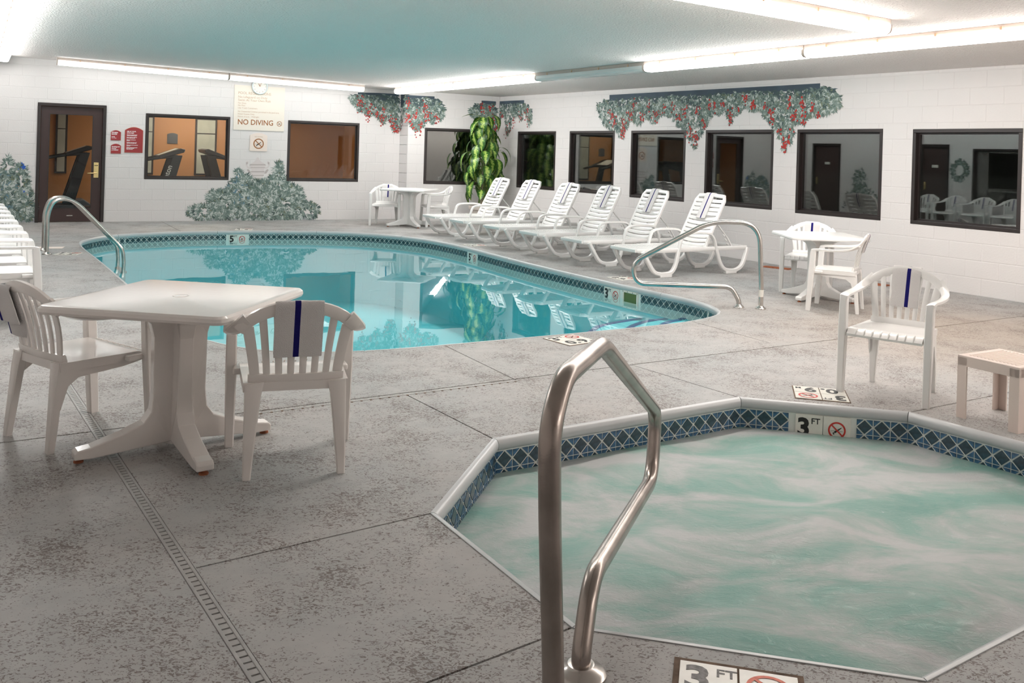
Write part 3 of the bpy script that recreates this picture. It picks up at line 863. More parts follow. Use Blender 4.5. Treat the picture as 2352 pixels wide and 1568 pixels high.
# water
g = G(); wv = [inset_pt(POOL, i, INS - .002) for i in range(n)]
g.add([V3((p.x, p.y, WATER_P)) for p in wv], [tuple(range(n))])
wm = g.mesh('pool_water', M_WATER, smooth=False)
bmx = bmesh.new(); bmx.from_mesh(wm)
for f in bmx.faces:
    if f.normal.z < 0: f.normal_flip()
bmx.to_mesh(wm); bmx.free()
tag(obj('pool_water', wm), 'still turquoise water of the swimming pool mirroring walls and windows', 'water', kind='stuff')

# --- spa
spa = thing('hot_tub', 'octagonal hot tub sunk in the deck with white coping and navy diamond tiles', 'hot tub', (1.4, 4.2, 0))
SM = Matrix.Translation((-1.4, -4.2, 0))
for i in range(8):
    r0, r1 = coping_ring(SPA, i), coping_ring(SPA, (i + 1) % 8)
    d = (r1[1] - r0[1]).normalized() * .002
    G().loft([[p + d for p in r0], [p - d for p in r1]]).build('coping_segment', M_COPING, spa, ang=50, M=SM)
SI = [inset_pt(SPA, i, .024) for i in range(8)]
g = G(); g.add([p + V3((0, 0, z)) for p in SI for z in (-.05, -.30)], [(2 * i, 2 * ((i + 1) % 8), 2 * ((i + 1) % 8) + 1, 2 * i + 1) for i in range(8)])
g.build('grout_band', M_GROUT, spa, smooth=False, M=SM)
g = G(); g.add([p + V3((0, 0, z)) for p in SI for z in (-.29, -.95)], [(2 * i, 2 * ((i + 1) % 8), 2 * ((i + 1) % 8) + 1, 2 * i + 1) for i in range(8)] + [tuple(2 * i + 1 for i in range(8))])
g.build('basin', M_BASIN, spa, smooth=False, M=SM)
iB = min(range(8), key=lambda i: (SPA[i] - sB).length)
for i in range(8):
    a, b = SI[i], SI[(i + 1) % 8]
    is_bc = ((SPA[i] - sB).length < .01 and (SPA[(i + 1) % 8] - sC).length < .01)
    bl = []
    if is_bc:
        q = at(1888, 975, -.13); t = (q - a).dot((b - a).normalized()); t = round((t - 3.5 * 0) / 1, 3)
        bl = [(t - .165, t + .165)]
        wall_marker('depth_marker', 'white 3 FT depth marker on the hot tub wall', frame_at(a + (b - a).normalized() * t, (b - a).normalized(), -.062 - .078, .001), '3', .165, .156)
    for row in range(2):
        tl, _ = wall_tiles([a, b], False, -.062 - TS * (row + .5), T_SPA, spa, SM, bl)
        for q in tl: obj('tile', T_SPA, spa, M=SM @ q[2])
# churning water: a gently heaving sheet
def spa_water():
    g = G(); N_ = 70; c = sum(SI, V3()) / 8
    R_ = []
    cnt = 96
    for k in range(cnt):
        u = k / cnt * 8; i = int(u); R_.append(SI[i].lerp(SI[(i + 1) % 8], u - i))
    rings = []
    for j in range(1, 26):
        f = j / 25
        ring = []
        for p in R_:
            q = c.lerp(p, f); z = 0
            amp = min(1, (1 - f) * 6 + .12)
            for sx, sy, ph, a in ((5.1, 3.2, .3, .011), (-3.7, 7.1, 1.9, .009), (9.3, -6.2, .7, .006), (2.1, -2.7, 2.2, .012)): z += a * math.sin(q.x * sx + q.y * sy + ph)
            ring.append(V3((q.x, q.y, WATER_S + z * amp)))
        rings.append(ring)
    g.loft(rings, cap=False)
    o = len(g.v); g.v.append(V3((c.x, c.y, WATER_S)))
    for k in range(cnt): g.f.append([o, k, (k + 1) % cnt]); g.m.append(0)
    return g.build('hot_tub_water', M_SPA, ang=180)
tag(spa_water(), 'churning foamy pale teal water filling the hot tub', 'water', kind='stuff')

# ------------------------------------------------------------------ trench drain and deck markers
dr = thing('trench_drain', 'long slotted grey drain channel running away from the near deck under the table', 'drain', D1a, math.atan2(dD.y, dD.x))
DL = 15.0
G().box((DL / 2 - 2.5, 0, -.022), (DL, DW - .004, .012)).build('channel', M_JOINT, dr, smooth=False)
g = G()
for s in (-1, 1): g.box((DL / 2 - 2.5, s * (DW / 2 - .008), -.006), (DL, .012, .014))
g.build('edge_rail', M_DRAIN, dr, smooth=False, bevel=.002)
bar = G().box((0, 0, -.007), (.0275, DW - .028, .012)).mesh('grate_bar', M_DRAIN, smooth=False)
pitch = .036
nb = int(DL / pitch)
cand = [i for i in range(nb)]
for i in cand[:290]: obj('grate_bar', bar, dr, M=Matrix.Translation((-2.5 + 1.9 + (i + .5) * pitch, 0, 0)))
# the narrow drip edge along the transverse joint
tr = thing('drip_channel', 'thin notched metal channel along the dark joint between the chair and the pool', 'drain', at(560, 952), math.atan2(dJ1.y, dJ1.x))
lj = (at(1184, 871) - at(560, 952)).length
G().box((lj / 2, -.012, .0005), (lj, .012, .003)).build('channel', M_DRAIN, tr, smooth=False)
g = G()
for i in range(int(lj / .06)): g.box((i * .06 + .03, -.022, .0008), (.012, .014, .003))
g.build('notch', M_JOINT, tr, smooth=False)

def deck_marker(label, loc, rz, size, ch='3', dec=('0.', '9 M'), rim=True, worn=False, rimw=.008):
    """four tiles set in the deck: depth in feet, no-diving sign, depth in metres"""
    t = thing('deck_depth_marker', label, 'depth marker', loc, rz)
    w, h = size; ink = M_GREYINK if worn else M_BLACK; red = M_REDW if worn else M_RED
    if rim: G().box((0, 0, .001), (w * 2 + rimw, h * 2 + rimw, .004)).build('rusted_rim', M_JOINT, t, smooth=False)
    for sx in (-1, 1):
        for sy in (-1, 1):
            plate(w - .006, h - .006).build('tile', M_SIGNT, t, smooth=False, bevel=.001, M=Matrix.Translation((sx * w / 2, sy * h / 2, 0)))
    Z = .0064
    text(ch, h * .95, ink, t, Matrix.Translation((-w * .92, h * .48, Z)), name='depth_numeral', fat=h * .03)
    text('FT', h * .34, ink, t, Matrix.Translation((-w * .38, h * .72, Z)), name='unit_letters', fat=h * .005)
    no_diving(t, Matrix.Translation((w / 2, h / 2, Z)), min(w, h) * .38, red, ink)
    text(dec[0], h * .95, ink, t, Matrix.Translation((-w * .70, -h * .52, Z)), name='depth_numeral', fat=h * .03)
    text(dec[1][0], h * .95, ink, t, Matrix.Translation((w * .12, -h * .52, Z)), name='depth_numeral', fat=h * .03)
    text('M', h * .32, ink, t, Matrix.Translation((w * .68, -h * .70, Z)), name='unit_letters', fat=h * .005)
    return t
def quad_frame(px4):
    """centre, heading and cell size of a marker from its four ground corners (TL, TR, BR, BL)"""
    q = [at(*p) for p in px4]; c = sum(q, V3()) / 4
    ux = ((q[1] - q[0]) + (q[2] - q[3])) / 2; uy = ((q[0] - q[3]) + (q[1] - q[2])) / 2
    return c, math.atan2(ux.y, ux.x), (ux.length / 2, uy.length / 2)
c, a, s = quad_frame(((1822, 924), (1951, 888.0), (1951, 924), (1822, 888)))
c = (at(1822, 888) + at(1951, 924)) / 2
sx = (at(1935, 893) - at(1822, 888)).length / 2; sy = (at(1824, 918) - at(1822, 888)).length / 2
v = at(1822, 888) - at(1925, 897)
deck_marker('white 3 FT deck tiles set beside the hot tub under the chair leg', (at(1822, 888) + at(1951, 924)) / 2, math.atan2(v.y, v.x), (.165, .16))
c, a, s = quad_frame(((1240, 777), (1330, 767), (1385, 783), (1292, 799)))
deck_marker('white 3 FT deck tiles at the pool edge behind the big handrail', c, a, (.16, .16))
q0, q1 = at(1553, 1512), at(1838, 1556); dv = (q1 - q0).normalized(); dn = V3((dv.y, -dv.x, 0))
w = (q1 - q0).length / 2 - .008
deck_marker('worn white 3 FT deck tiles with rusty rim, nearest the camera', q0 + dv * (w + .01) + dn * (w + .01), math.atan2(dv.y, dv.x), (w, w), worn=True, rimw=.03)
for lb, x, y, ang, chh, de in (('white deck tiles at the foot of the pool ladder', 157, 583, 6, '5', ('1.', '5 M')), ('white 5 FT deck tiles beyond the far pool edge', 560, 527, 10, '5', ('1.', '5 M')),
                      ('white deck tiles at the pool edge in front of the middle loungers', 1090, 563, -57, '5', ('1.', '5 M')), ('white deck tiles at the pool edge behind the step rail', 1432, 639, -57, '3', ('0.', '9 M'))):
    deck_marker(lb, at(x, y), math.radians(ang), (.15, .15), chh, de, rim=False)
# blank pinkish tile behind the ladder, rusted grates at the wall
tag(plate(.5, .22, .004).build('deck_patch', M_SIGNP, smooth=False, M=Matrix.Translation(at(100, 569)) @ Matrix.Rotation(.3, 4, 'Z')), 'plain pinkish deck patch behind the pool ladder', 'patch')
for lb, x0, y0, x1, y1 in (('rusty floor grate by the right wall behind the step rail', 1752, 612, 1817, 619), ('rusty floor grate by the right wall behind the near chair', 1972, 648, 2040, 657)):
    p, q = at(x0, y0), at(x1, y1); d = (q - p)
    t = thing('floor_grate', lb, 'grate', (p + q) / 2, math.atan2(d.y, d.x))
    L_ = d.length; g = G()
    g.box((0, 0, .002), (L_, .16, .004)); g.build('tray', M_RUST, t, smooth=False)
    for k in range(7): G().box((0, -.066 + k * .022, .007), (L_ - .02, .012, .008)).build('grate_bar', M_RUST, t, smooth=False)

# ------------------------------------------------------------------ fluorescent fixtures
def fixture(name, label, a, b, lit, wd=.17, ht=.100, warm=False, latches=4, lens=None):
    a = V3((a.x, a.y, zceil(a.x, a.y))); b = V3((b.x, b.y, zceil(b.x, b.y)))
    d = (b - a); L_ = d.length; X = d.normalized(); Y = CN.cross(X).normalized() * -1; Z = X.cross(Y)
    M = Matrix((X, Y, Z)).transposed().to_4x4(); M.translation = a
    t = thing(name, label, 'ceiling light', M=M, group='fluorescent ceiling lights')
    h = wd / 2
    G().box((L_ / 2, 0, -.026), (L_ - .006, wd * .9, .05)).build('housing', M_CREAM, t, smooth=False, bevel=.004)
    pr = [(-h, -.052), (-h * 1.0, -ht + .005), (-h * .86, -ht - .018), (-h * .55, -ht - .03), (h * .55, -ht - .03), (h * .86, -ht - .018), (h * 1.0, -ht + .005), (h, -.052)]
    G().loft([[V3((x, y, z)) for y, z in pr] for x in (.02, L_ - .02)]).build('lens', lens or ((M_LITN if warm else M_LIT) if lit else M_LENSOFF), t, smooth=False)
    for x in (.011, L_ - .011):
        G().loft([[V3((x + e, y * 1.03, z)) for y, z in pr] for e in (-.009, .009)]).build('end_cap', M_CREAM, t, smooth=False)
    for k in range(latches):
        x = L_ * (k + .5) / latches
        for s in (-1, 1):
            G().box((x, s * (wd * .45 + .006), -.036), (.02, .012, .032)).build('latch', M_INKL, t, smooth=False)
    return t
# the row along the right wall: seven in view
def row_dir(p, q): return (q - p).normalized()
ra, rb = on_ceil(914, 205, .03), on_ceil(2352, 62, .03)
rd = row_dir(ra, rb); ctr_off = V3((-rd.y, rd.x, 0)) * .03
cutsx = [914, 1049, 1240, 1489, 1857]
ps = []
for x in cutsx:
    # where the row line passes that image column
    best = None
    for k in range(4001):
        p = ra + rd * ((rb - ra).length * k / 4000); q = p - _O; xx = 1176 + FPX * q.dot(_RT) / q.y
        if best is None or abs(xx - x) < best[0]: best = (abs(xx - x), p)
    ps.append(best[1])
st = (ps[4] - ps[3]).length
ps.append(ps[4] + rd * 2.44); ps.append(ps[5] + rd * 2.44); ps.append(ps[6] + rd * 2.44)
names = ['lit fluorescent strip of the right row, the one at the far corner', 'lit fluorescent strip of the right row just before the unlit one', 'unlit fluorescent strip with dull lens in the right row',
         'lit fluorescent strip of the right row just after the unlit one', 'long lit fluorescent strip of the right row running out of the frame', 'lit fluorescent strip of the right row out of the frame', 'lit fluorescent strip of the right row beside the hot tub, out of the frame']
for i in range(7):
    fixture('fluorescent_light', names[i], ps[i], ps[i + 1], i not in (2,), warm=i >= 4)
# along the back wall
_wp = WB.pt(0, 0, .7); la, lb_ = on_plane(130, 150, _wp, WB.n), on_plane(836, 203, _wp, WB.n)
mid = la.lerp(lb_, .52)
fixture('fluorescent_light', 'lit fluorescent strip above the door and the first fitness window', la, mid, True, lens=M_LITB)
fixture('fluorescent_light', 'lit fluorescent strip above the pool regulations sign', mid, lb_, True, lens=M_LITB)
# along the left wall
lp_ = [on_ceil(x, y, .115) for x, y in ((8, 140), (20, 107), (38, 59), (60, 0))]
td = (lp_[3] - lp_[0]).normalized()
lp_ = [lp_[0] + td * (p - lp_[0]).dot(td) for p in lp_]
fixture('fluorescent_light', 'lit fluorescent strip in the top corner above the chair row, farthest piece', lp_[0], lp_[1], True, lens=M_LITL)
fixture('fluorescent_light', 'lit fluorescent strip in the top corner above the chair row, middle piece', lp_[1], lp_[2], True, lens=M_LITL)
fixture('fluorescent_light', 'lit fluorescent strip in the top corner above the chair row, nearest piece', lp_[2], lp_[2] + td * 2.44, True, lens=M_LITL)
fixture('fluorescent_light', 'lit fluorescent strip above the chair row, out of the frame', lp_[2] + td * 2.44, lp_[2] + td * 4.88, True)
# across, over the near deck
na, nb_ = on_ceil(2030, 62, .06), on_ceil(1700, 2, .06); nd = (nb_ - na).normalized()
fixture('fluorescent_light', 'lit fluorescent strip crossing over the near deck, its end cap in view', na, na + nd * 2.44, True, warm=True)
fixture('fluorescent_light', 'lit fluorescent strip crossing over the near deck, out of the frame', na + nd * 2.44, na + nd * 4.88, True, warm=True)
f0 = WF.pt(1.2, 0, .9); fd = WF.d  # unseen fill strips added behind the camera to brighten the near deck
for k, nm in enumerate(('first', 'second')):
    fixture('fluorescent_light', 'added unseen fill light strip along the wall behind the camera, %s from the right wall' % nm, f0 + fd * (k * 2.5), f0 + fd * (k * 2.5 + 2.44), True, warm=True)
gl = thing('gym_light', 'ceiling lamp inside the fitness room', 'ceiling light', WB.pt((WIN_B[0][0] + WIN_B[1][0]) / 2, 2.72, -1.6))
G().box((0, 0, 0), (1.2, .6, .05)).build('lens', M_LITG, gl, smooth=False)
#@@PART2
# ------------------------------------------------------------------ stacking armchairs
def chair_sec(x):
    """curved plane of the backrest: y for a given x, height z"""
    return lambda z: -.205 - (z - .44) * .27 + .42 * x * x
def make_chair(name, label, plast):
    t = thing(name, label, 'chair', group='white resin armchairs')
    # seat
    g = G(); X = [-.235, -.22, -.12, 0, .12, .22, .235]
    ys = [-.215, -.19, -.10, 0, .10, .18, .225, .25, .256]
    rings = []
    for y in ys:
        wf = 1.0 + .06 * max(0, (y + .2) / .45)
        drop = 0 if y < .19 else -.035 * ((y - .19) / .066) ** 2
        top = [V3((x * wf, y, .428 + drop - .010 * (1 - (x / .235) ** 2) * (1 - ((y - .02) / .26) ** 2))) for x in X]
        zb = .385 if y < .24 else .378
        rings.append(top + [V3((.235 * wf, y * .99, zb)), V3((-.235 * wf, y * .99, zb))])
    g.loft(rings); st = g.build('seat', plast, t, ang=50)
    g = G()
    for k in range(8):
        x = -.19 + k * .38 / 7; g.bar([((x, .20, .428), (.003, 0, 0), (0, .0, .002)), ((x, .236, .417), (.003, 0, 0), (0, .001, .003)), ((x, .2585, .392), (.003, 0, 0), (0, .003, .001))])
    g.build('seat_rib', plast, st)
    # backrest: lower rail, slats, arched top rail
    g = G()
    secs = []
    for k in range(11):
        x = -.215 + .43 * k / 10; f = chair_sec(x); z = .432
        secs.append(((x, f(z), z), (0, -.009, .030), (0, .011, .002)))
    g.bar(secs, c=.7)
    bk = g.build('backrest', plast, t)
    def archz(x): return .80 - .95 * x * x - 9 * x ** 4
    g = G(); secs = []
    for k in range(17):
        a = -1 + 2 * k / 16; x = a * .262; z = archz(x) - .018; f = chair_sec(x)
        secs.append(((x, f(z) - .004, z), V3((1.9 * x + 36 * x ** 3, -.22, 1)).normalized() * (.030 - .004 * abs(a)), V3((0, .013, .003))))
    g.bar(secs, c=.55); g.build('top_rail', plast, bk)
    for k in range(8):
        a = (k - 3.5) / 3.5; xb, xt = a * .185, a * .222; w = .0155 if 0 < k < 7 else .022
        secs = []
        for j in range(6):
            q = j / 5; x = xb + (xt - xb) * q ** 1.2; z = .45 + (archz(xt) - .04 - .45) * q
            y = chair_sec(x)(z) + .012 * math.sin(PI * q)
            secs.append(((x, y, z), (w * (1 + .15 * q), 0, 0), (0, .006, .0015)))
        G().bar(secs, c=.6).build('slat', plast, bk)
    # arms
    for s in (-1, 1):
        P = catmull([(.225, -.272, .728), (.262, -.238, .688), (.290, -.17, .655), (.300, -.08, .640), (.297, .05, .634), (.288, .17, .633), (.286, .215, .622)], 4, False)
        secs = []
        for k, p in enumerate(P):
            q = min(1, k / 10)
            U = V3((s * .022, -.005, .024)).lerp(V3((s * .030, 0, .004)), q); U = U.normalized() * (.030 - .003 * q)
            V = V3((0, .012, .004)).lerp(V3((0, 0, .013)), q)
            if k >= len(P) - 3: V = V3((0, .010, .013))
            secs.append(((s * p.x, p.y, p.z), U, V))
        G().bar(secs, c=.55).build('armrest', plast, t)
        # front leg
        G().bar([((s * .285, .205, .632), (.026, 0, 0), (0, .024, 0)), ((s * .286, .208, .60), (.025, 0, 0), (0, .030, 0)), ((s * .285, .222, .40), (.027, 0, 0), (0, .031, 0)), ((s * .284, .246, .012), (.022, 0, 0), (0, .025, 0)), ((s * .284, .247, 0), (.021, 0, 0), (0, .024, 0))], c=.75).build('leg', plast, t)
        g = G(); g.box((s * .252, .16, .402), (.05, .10, .03)); g.build('arm_lug', plast, t, bevel=.008)
        # rear leg, wide at the seat and narrow at the floor
        G().bar([((s * .185, -.20, .425), (.042, 0, .004), (0, .022, 0)), ((s * .192, -.208, .36), (.036, 0, 0), (0, .022, 0)), ((s * .207, -.235, .08), (.022, 0, 0), (0, .019, 0)), ((s * .210, -.243, 0), (.018, 0, 0), (0, .017, 0))], c=.75).build('leg', plast, t)
    # side skirt brackets from seat to legs
        G().prism([(-.19, .395), (.21, .395), (.21, .375), (.12, .36), (0, .352), (-.12, .345), (-.17, .31), (-.205, .20), (-.215, .395)], lambda a, b, c: V3((s * (.222 + c), a, b)), -.006, .006).build('side_apron', plast, t, smooth=False)
    return t
CH0 = make_chair('resin_armchair', 'x', M_PLAST); index_kids(CH0)
CHW = make_chair('warm_shade_armchair', 'x', M_PLASTW); index_kids(CHW)
used = set()
def put_chair(label, x, y, rz, sc_=1.0, shadowed=False):
    src = CHW if shadowed else CH0
    if src.name not in used:
        used.add(src.name); src.location = (x, y, 0); src.rotation_euler = (0, 0, rz); src.scale = sc_ if isinstance(sc_, tuple) else (sc_,) * 3; src['label'] = label; return src
    return dup(src, (x, y, 0), rz, label, sc_)
# towels: a folded strip hung over a rail
def towel_mesh(path, wd, th, x0, stripe=(-.012, .012), flare=0.0, seed=1):
    rnd = random.Random(seed); g = G()
    P = catmull(path, 5, False); k = len(P)
    xs = [-wd / 2, -wd / 2 + .008] + [-wd / 2 + wd * j / 10 for j in range(1, 10)] + [wd / 2 - .008, wd / 2]
    sx0, sx1 = stripe
    xs = sorted(xs + [sx0, sx1])
    ph = rnd.random() * 6
    rings = []
    for i, p in enumerate(P):
        a = P[max(0, i - 1)]; b = P[min(k - 1, i + 1)]; T = (b - a).normalized(); N = V3((0, -T.z, T.y))
        q = abs(i / (k - 1) - .5) * 2; fl = 1 + flare * q
        top, bot = [], []
        for x in xs:
            e = 1 - (abs(x) / (wd / 2)) ** 8 * .75
            wv = .003 * math.sin(x * 40 + ph + i * .25) * q
            top.append(V3((x0 + x * fl, p.y, p.z)) + N * (th * e + wv)); bot.append(V3((x0 + x * fl, p.y, p.z)) + N * (th * .15 * (1 - e) + wv * .6))
        rings.append(top + bot[::-1])
    n_ = len(rings[0])
    g.loft(rings)
    # stripe faces carry the second material
    fi = 0
    for a in range(k - 1):
        for i in range(n_):
            ia, ib = i, (i + 1) % n_
            xa = xs[ia] if ia < len(xs) else xs[n_ - 1 - ia]; xb = xs[ib] if ib < len(xs) else xs[n_ - 1 - ib]
            if min(xa, xb) >= sx0 - 1e-5 and max(xa, xb) <= sx1 + 1e-5 and abs(xa - xb) > 1e-6: g.m[fi] = 1
            fi += 1
    return g.mesh('towel', [M_TOWEL, M_STRIPE], ang=60)
def chair_path(front, back):
    f = chair_sec(0); zt = .815
    return [(0, f(zt - front) + .022, zt - front), (0, f(.72) + .019, .72), (0, f(.785) + .016, .785), (0, f(.81) - .004, .812), (0, f(.79) - .026, .79), (0, f(.72) - .021, .72), (0, f(zt - back) - .016, zt - back)]
TW_A = towel_mesh(chair_path(.26, .27), .215, .017, 0, (-.022, .004))
TW_B = towel_mesh(chair_path(.27, .20), .195, .016, .0, (-.030, -.004), seed=3)
TW_C = towel_mesh(chair_path(.14, .20), .17, .022, .0, (-.012, .012), flare=.10, seed=5)
TW_D = towel_mesh(chair_path(.27, .20), .195, .016, .0, (-.088, -.064), seed=8)
def put_towel(me, label, ch, name='towel', dx=0.0, dz=0.0):
    o = obj(name, me); o.location = ch.location; o.rotation_euler = ch.rotation_euler; o.scale = ch.scale
    if dx: o.location = V3(ch.location) + Matrix.Rotation(ch.rotation_euler.z, 3, 'Z') @ V3((dx, 0, dz))
    return tag(o, label, 'towel', 'striped white towels')
def R(a): return math.radians(a)
ch = put_chair('ivory white armchair seen from behind at the near table, warm shade in its colour', -1.025, 4.345, R(17.5), 1.0, True)
put_towel(TW_A, 'white towel with navy stripe on the chair back facing the camera', ch)
ch = put_chair('ivory white armchair drawn sideways to the near table, warm shade in its colour', -2.20, 4.635, R(-36), 1.0, True)
put_towel(TW_D, 'white towel cut by the frame edge on the sideways near chair', ch, dx=-.17, dz=-.035)
ch = put_chair('white armchair standing alone between the hot tub and the blush side table', 2.55, 5.93, R(141.5), (.93, .93, 1.0))
put_towel(TW_B, 'white towel with navy stripe on the lone chair beside the hot tub', ch)
ch = put_chair('white armchair behind the small table, back to the right wall', 3.50, 10.52, R(155), (.95, .95, .98))
put_towel(TW_C, 'white towel bundled on the chair behind the small right table', ch)
ch = put_chair('white armchair in profile in front of the small right table', 3.385, 9.28, R(62), (.95, .95, .98))
put_towel(TW_C, 'white towel hanging behind the profile chair at the right table', ch)
ch = put_chair('white armchair facing out beside the far corner table, under the corner garland', -2.50, 18.06, R(-177), 1.0)
put_towel(TW_B, 'white towel on the far chair that faces the pool', ch)
ch = put_chair('white armchair turned sideways between the far table and the potted plant', -1.50, 18.12, R(108), 1.0)
put_towel(TW_C, 'white towel on the far chair beside the potted plant', ch)
# the row along the left wall
_front = at(95, 628, .42); wdn = WL.n
ordn = ['nearest', 'second', 'third', 'fourth', 'fifth', 'sixth', 'seventh', 'eighth']
for k in range(8):
    p = _front - wdn * .25 + WL.d * (.27 + k * .70)
    ch = put_chair('white armchair of the row along the left wall, %s from the camera' % ordn[k], p.x, p.y, math.atan2(wdn.y, wdn.x) - PI / 2, 1.0)
    put_towel(TW_B, 'white towel on the %s armchair of the left wall row' % ordn[k], ch)

# ------------------------------------------------------------------ pedestal tables
def make_table(name, label, plast):
    t = thing(name, label, 'table', group='square resin pedestal tables')
    S = .465; ht = .748
    def ringp(h, z, c):
        out = []
        for cx, cy, a0 in ((h - c, h - c, 0), (-h + c, h - c, 90), (-h + c, -h + c, 180), (h - c, -h + c, 270)):
            for k in range(5):
                a = R(a0 + 22.5 * k); out.append(V3((cx + c * math.cos(a), cy + c * math.sin(a), z)))
        return out
    g = G(); g.loft([ringp(S - .03, ht - .040, .03), ringp(S - .006, ht - .040, .045), ringp(S, ht - .028, .05), ringp(S - .002, ht - .012, .05), ringp(S - .012, ht - .002, .045), ringp(S - .03, ht, .04)])
    tp = g.build('tabletop', plast, t, ang=30)
    G().lathe([(.040, ht - .001), (.040, ht + .001), (.034, ht + .0015), (.032, ht + .0005)], n=28).build('umbrella_hole_ring', plast, tp)
    G().lathe([(.032, ht - .001), (.032, ht + .0006)], n=28).build('hole_plug', plast, tp)
    G().lathe([(.056, .03), (.056, ht - .04)], n=16).build('hub', plast, t)
    # four fin legs, flared at top and foot
    half = [(.03, ht - .040), (.36, ht - .040), (.30, ht - .052), (.22, ht - .075), (.145, ht - .12), (.128, ht - .19), (.125, .28), (.133, .20), (.168, .150), (.26, .112), (.40, .070), (.455, .062), (.470, .050), (.470, .020), (.39, .018), (.20, .032), (.03, .045)]
    for k in range(4):
        a = R(90 * k + 45); c, s = math.cos(a), math.sin(a)
        def fn(x, y, tt):
            tt2 = tt * (1.0 if .2 < y < .6 else 1.15)
            return V3((x * c - tt2 * s, x * s + tt2 * c, y))
        lg = G().prism(half, fn, -.035, .035).build('leg', plast, t, smooth=False, bevel=.010)
        G().lathe([(.022, 0), (.022, .008), (.012, .010), (.008, .026)], (.445 * c, .445 * s, 0), 12).build('leveling_foot', M_RUST, lg)
    return t
T0 = make_table('pedestal_table', 'square ivory white pedestal table in the near deck, warm shade in its colour, set with two chairs', M_PLASTW); index_kids(T0)
T0.location = (-1.62, 4.465, 0); T0.rotation_euler = (0, 0, R(-9.5))
T1 = make_table('pedestal_table', 'square white pedestal table by the right wall beyond the step rail', M_PLAST); index_kids(T1)
T1.location = (3.42, 9.955, 0); T1.rotation_euler = (0, 0, R(-1)); T1.scale = (.90, .90, .95)
dup(T1, (-2.01, 17.88, 0), R(-14), 'square white pedestal table in the far corner between two chairs', 1.0)

# ------------------------------------------------------------------ blush side table
q1, q2, q3 = at(2203, 957), at(2336, 995), at(2284, 938)
ux = (q2 - q1).normalized(); L1 = (q2 - q1).length; L2 = .40; c0 = q1 + ux * (L1 / 2) + V3((-ux.y, ux.x, 0)) * (L2 / 2)
stl = thing('side_table', 'low blush resin side table at the frame edge by the lone chair', 'side table', c0, math.atan2(ux.y, ux.x))
hx, hy, hz = L1 / 2 + .012, L2 / 2 + .012, .375
g = G(); g.box((0, 0, hz - .006), (hx * 2, hy * 2, .012)); g.build('tabletop', M_STOOL, stl, smooth=False, bevel=.004)
g = G()
for k in range(13): g.box((-hx + .05 + k * (2 * hx - .1) / 12, 0, hz + .001), (.010, 2 * hy - .09, .003))
g.build('top_rib', M_STOOL, stl, smooth=False)
for s in (-1, 1):
    G().box((0, s * (hy - .006), hz - .035), (hx * 2, .012, .055)).build('apron', M_STOOL, stl, smooth=False, bevel=.003)
    G().box((s * (hx - .006), 0, hz - .035), (.012, hy * 2 - .024, .055)).build('apron', M_STOOL, stl, smooth=False, bevel=.003)
    for u in (-1, 1):
        w = .058; tk = .010; Lp = [(0, 0), (w, 0), (w, tk), (tk, tk), (tk, w), (0, w)]
        if s * u < 0: Lp = Lp[::-1]
        G().prism(Lp, lambda a, b, z: V3((s * (hx - a), u * (hy - b), z)), 0, hz - .012).build('leg', M_STOOL, stl, smooth=False)

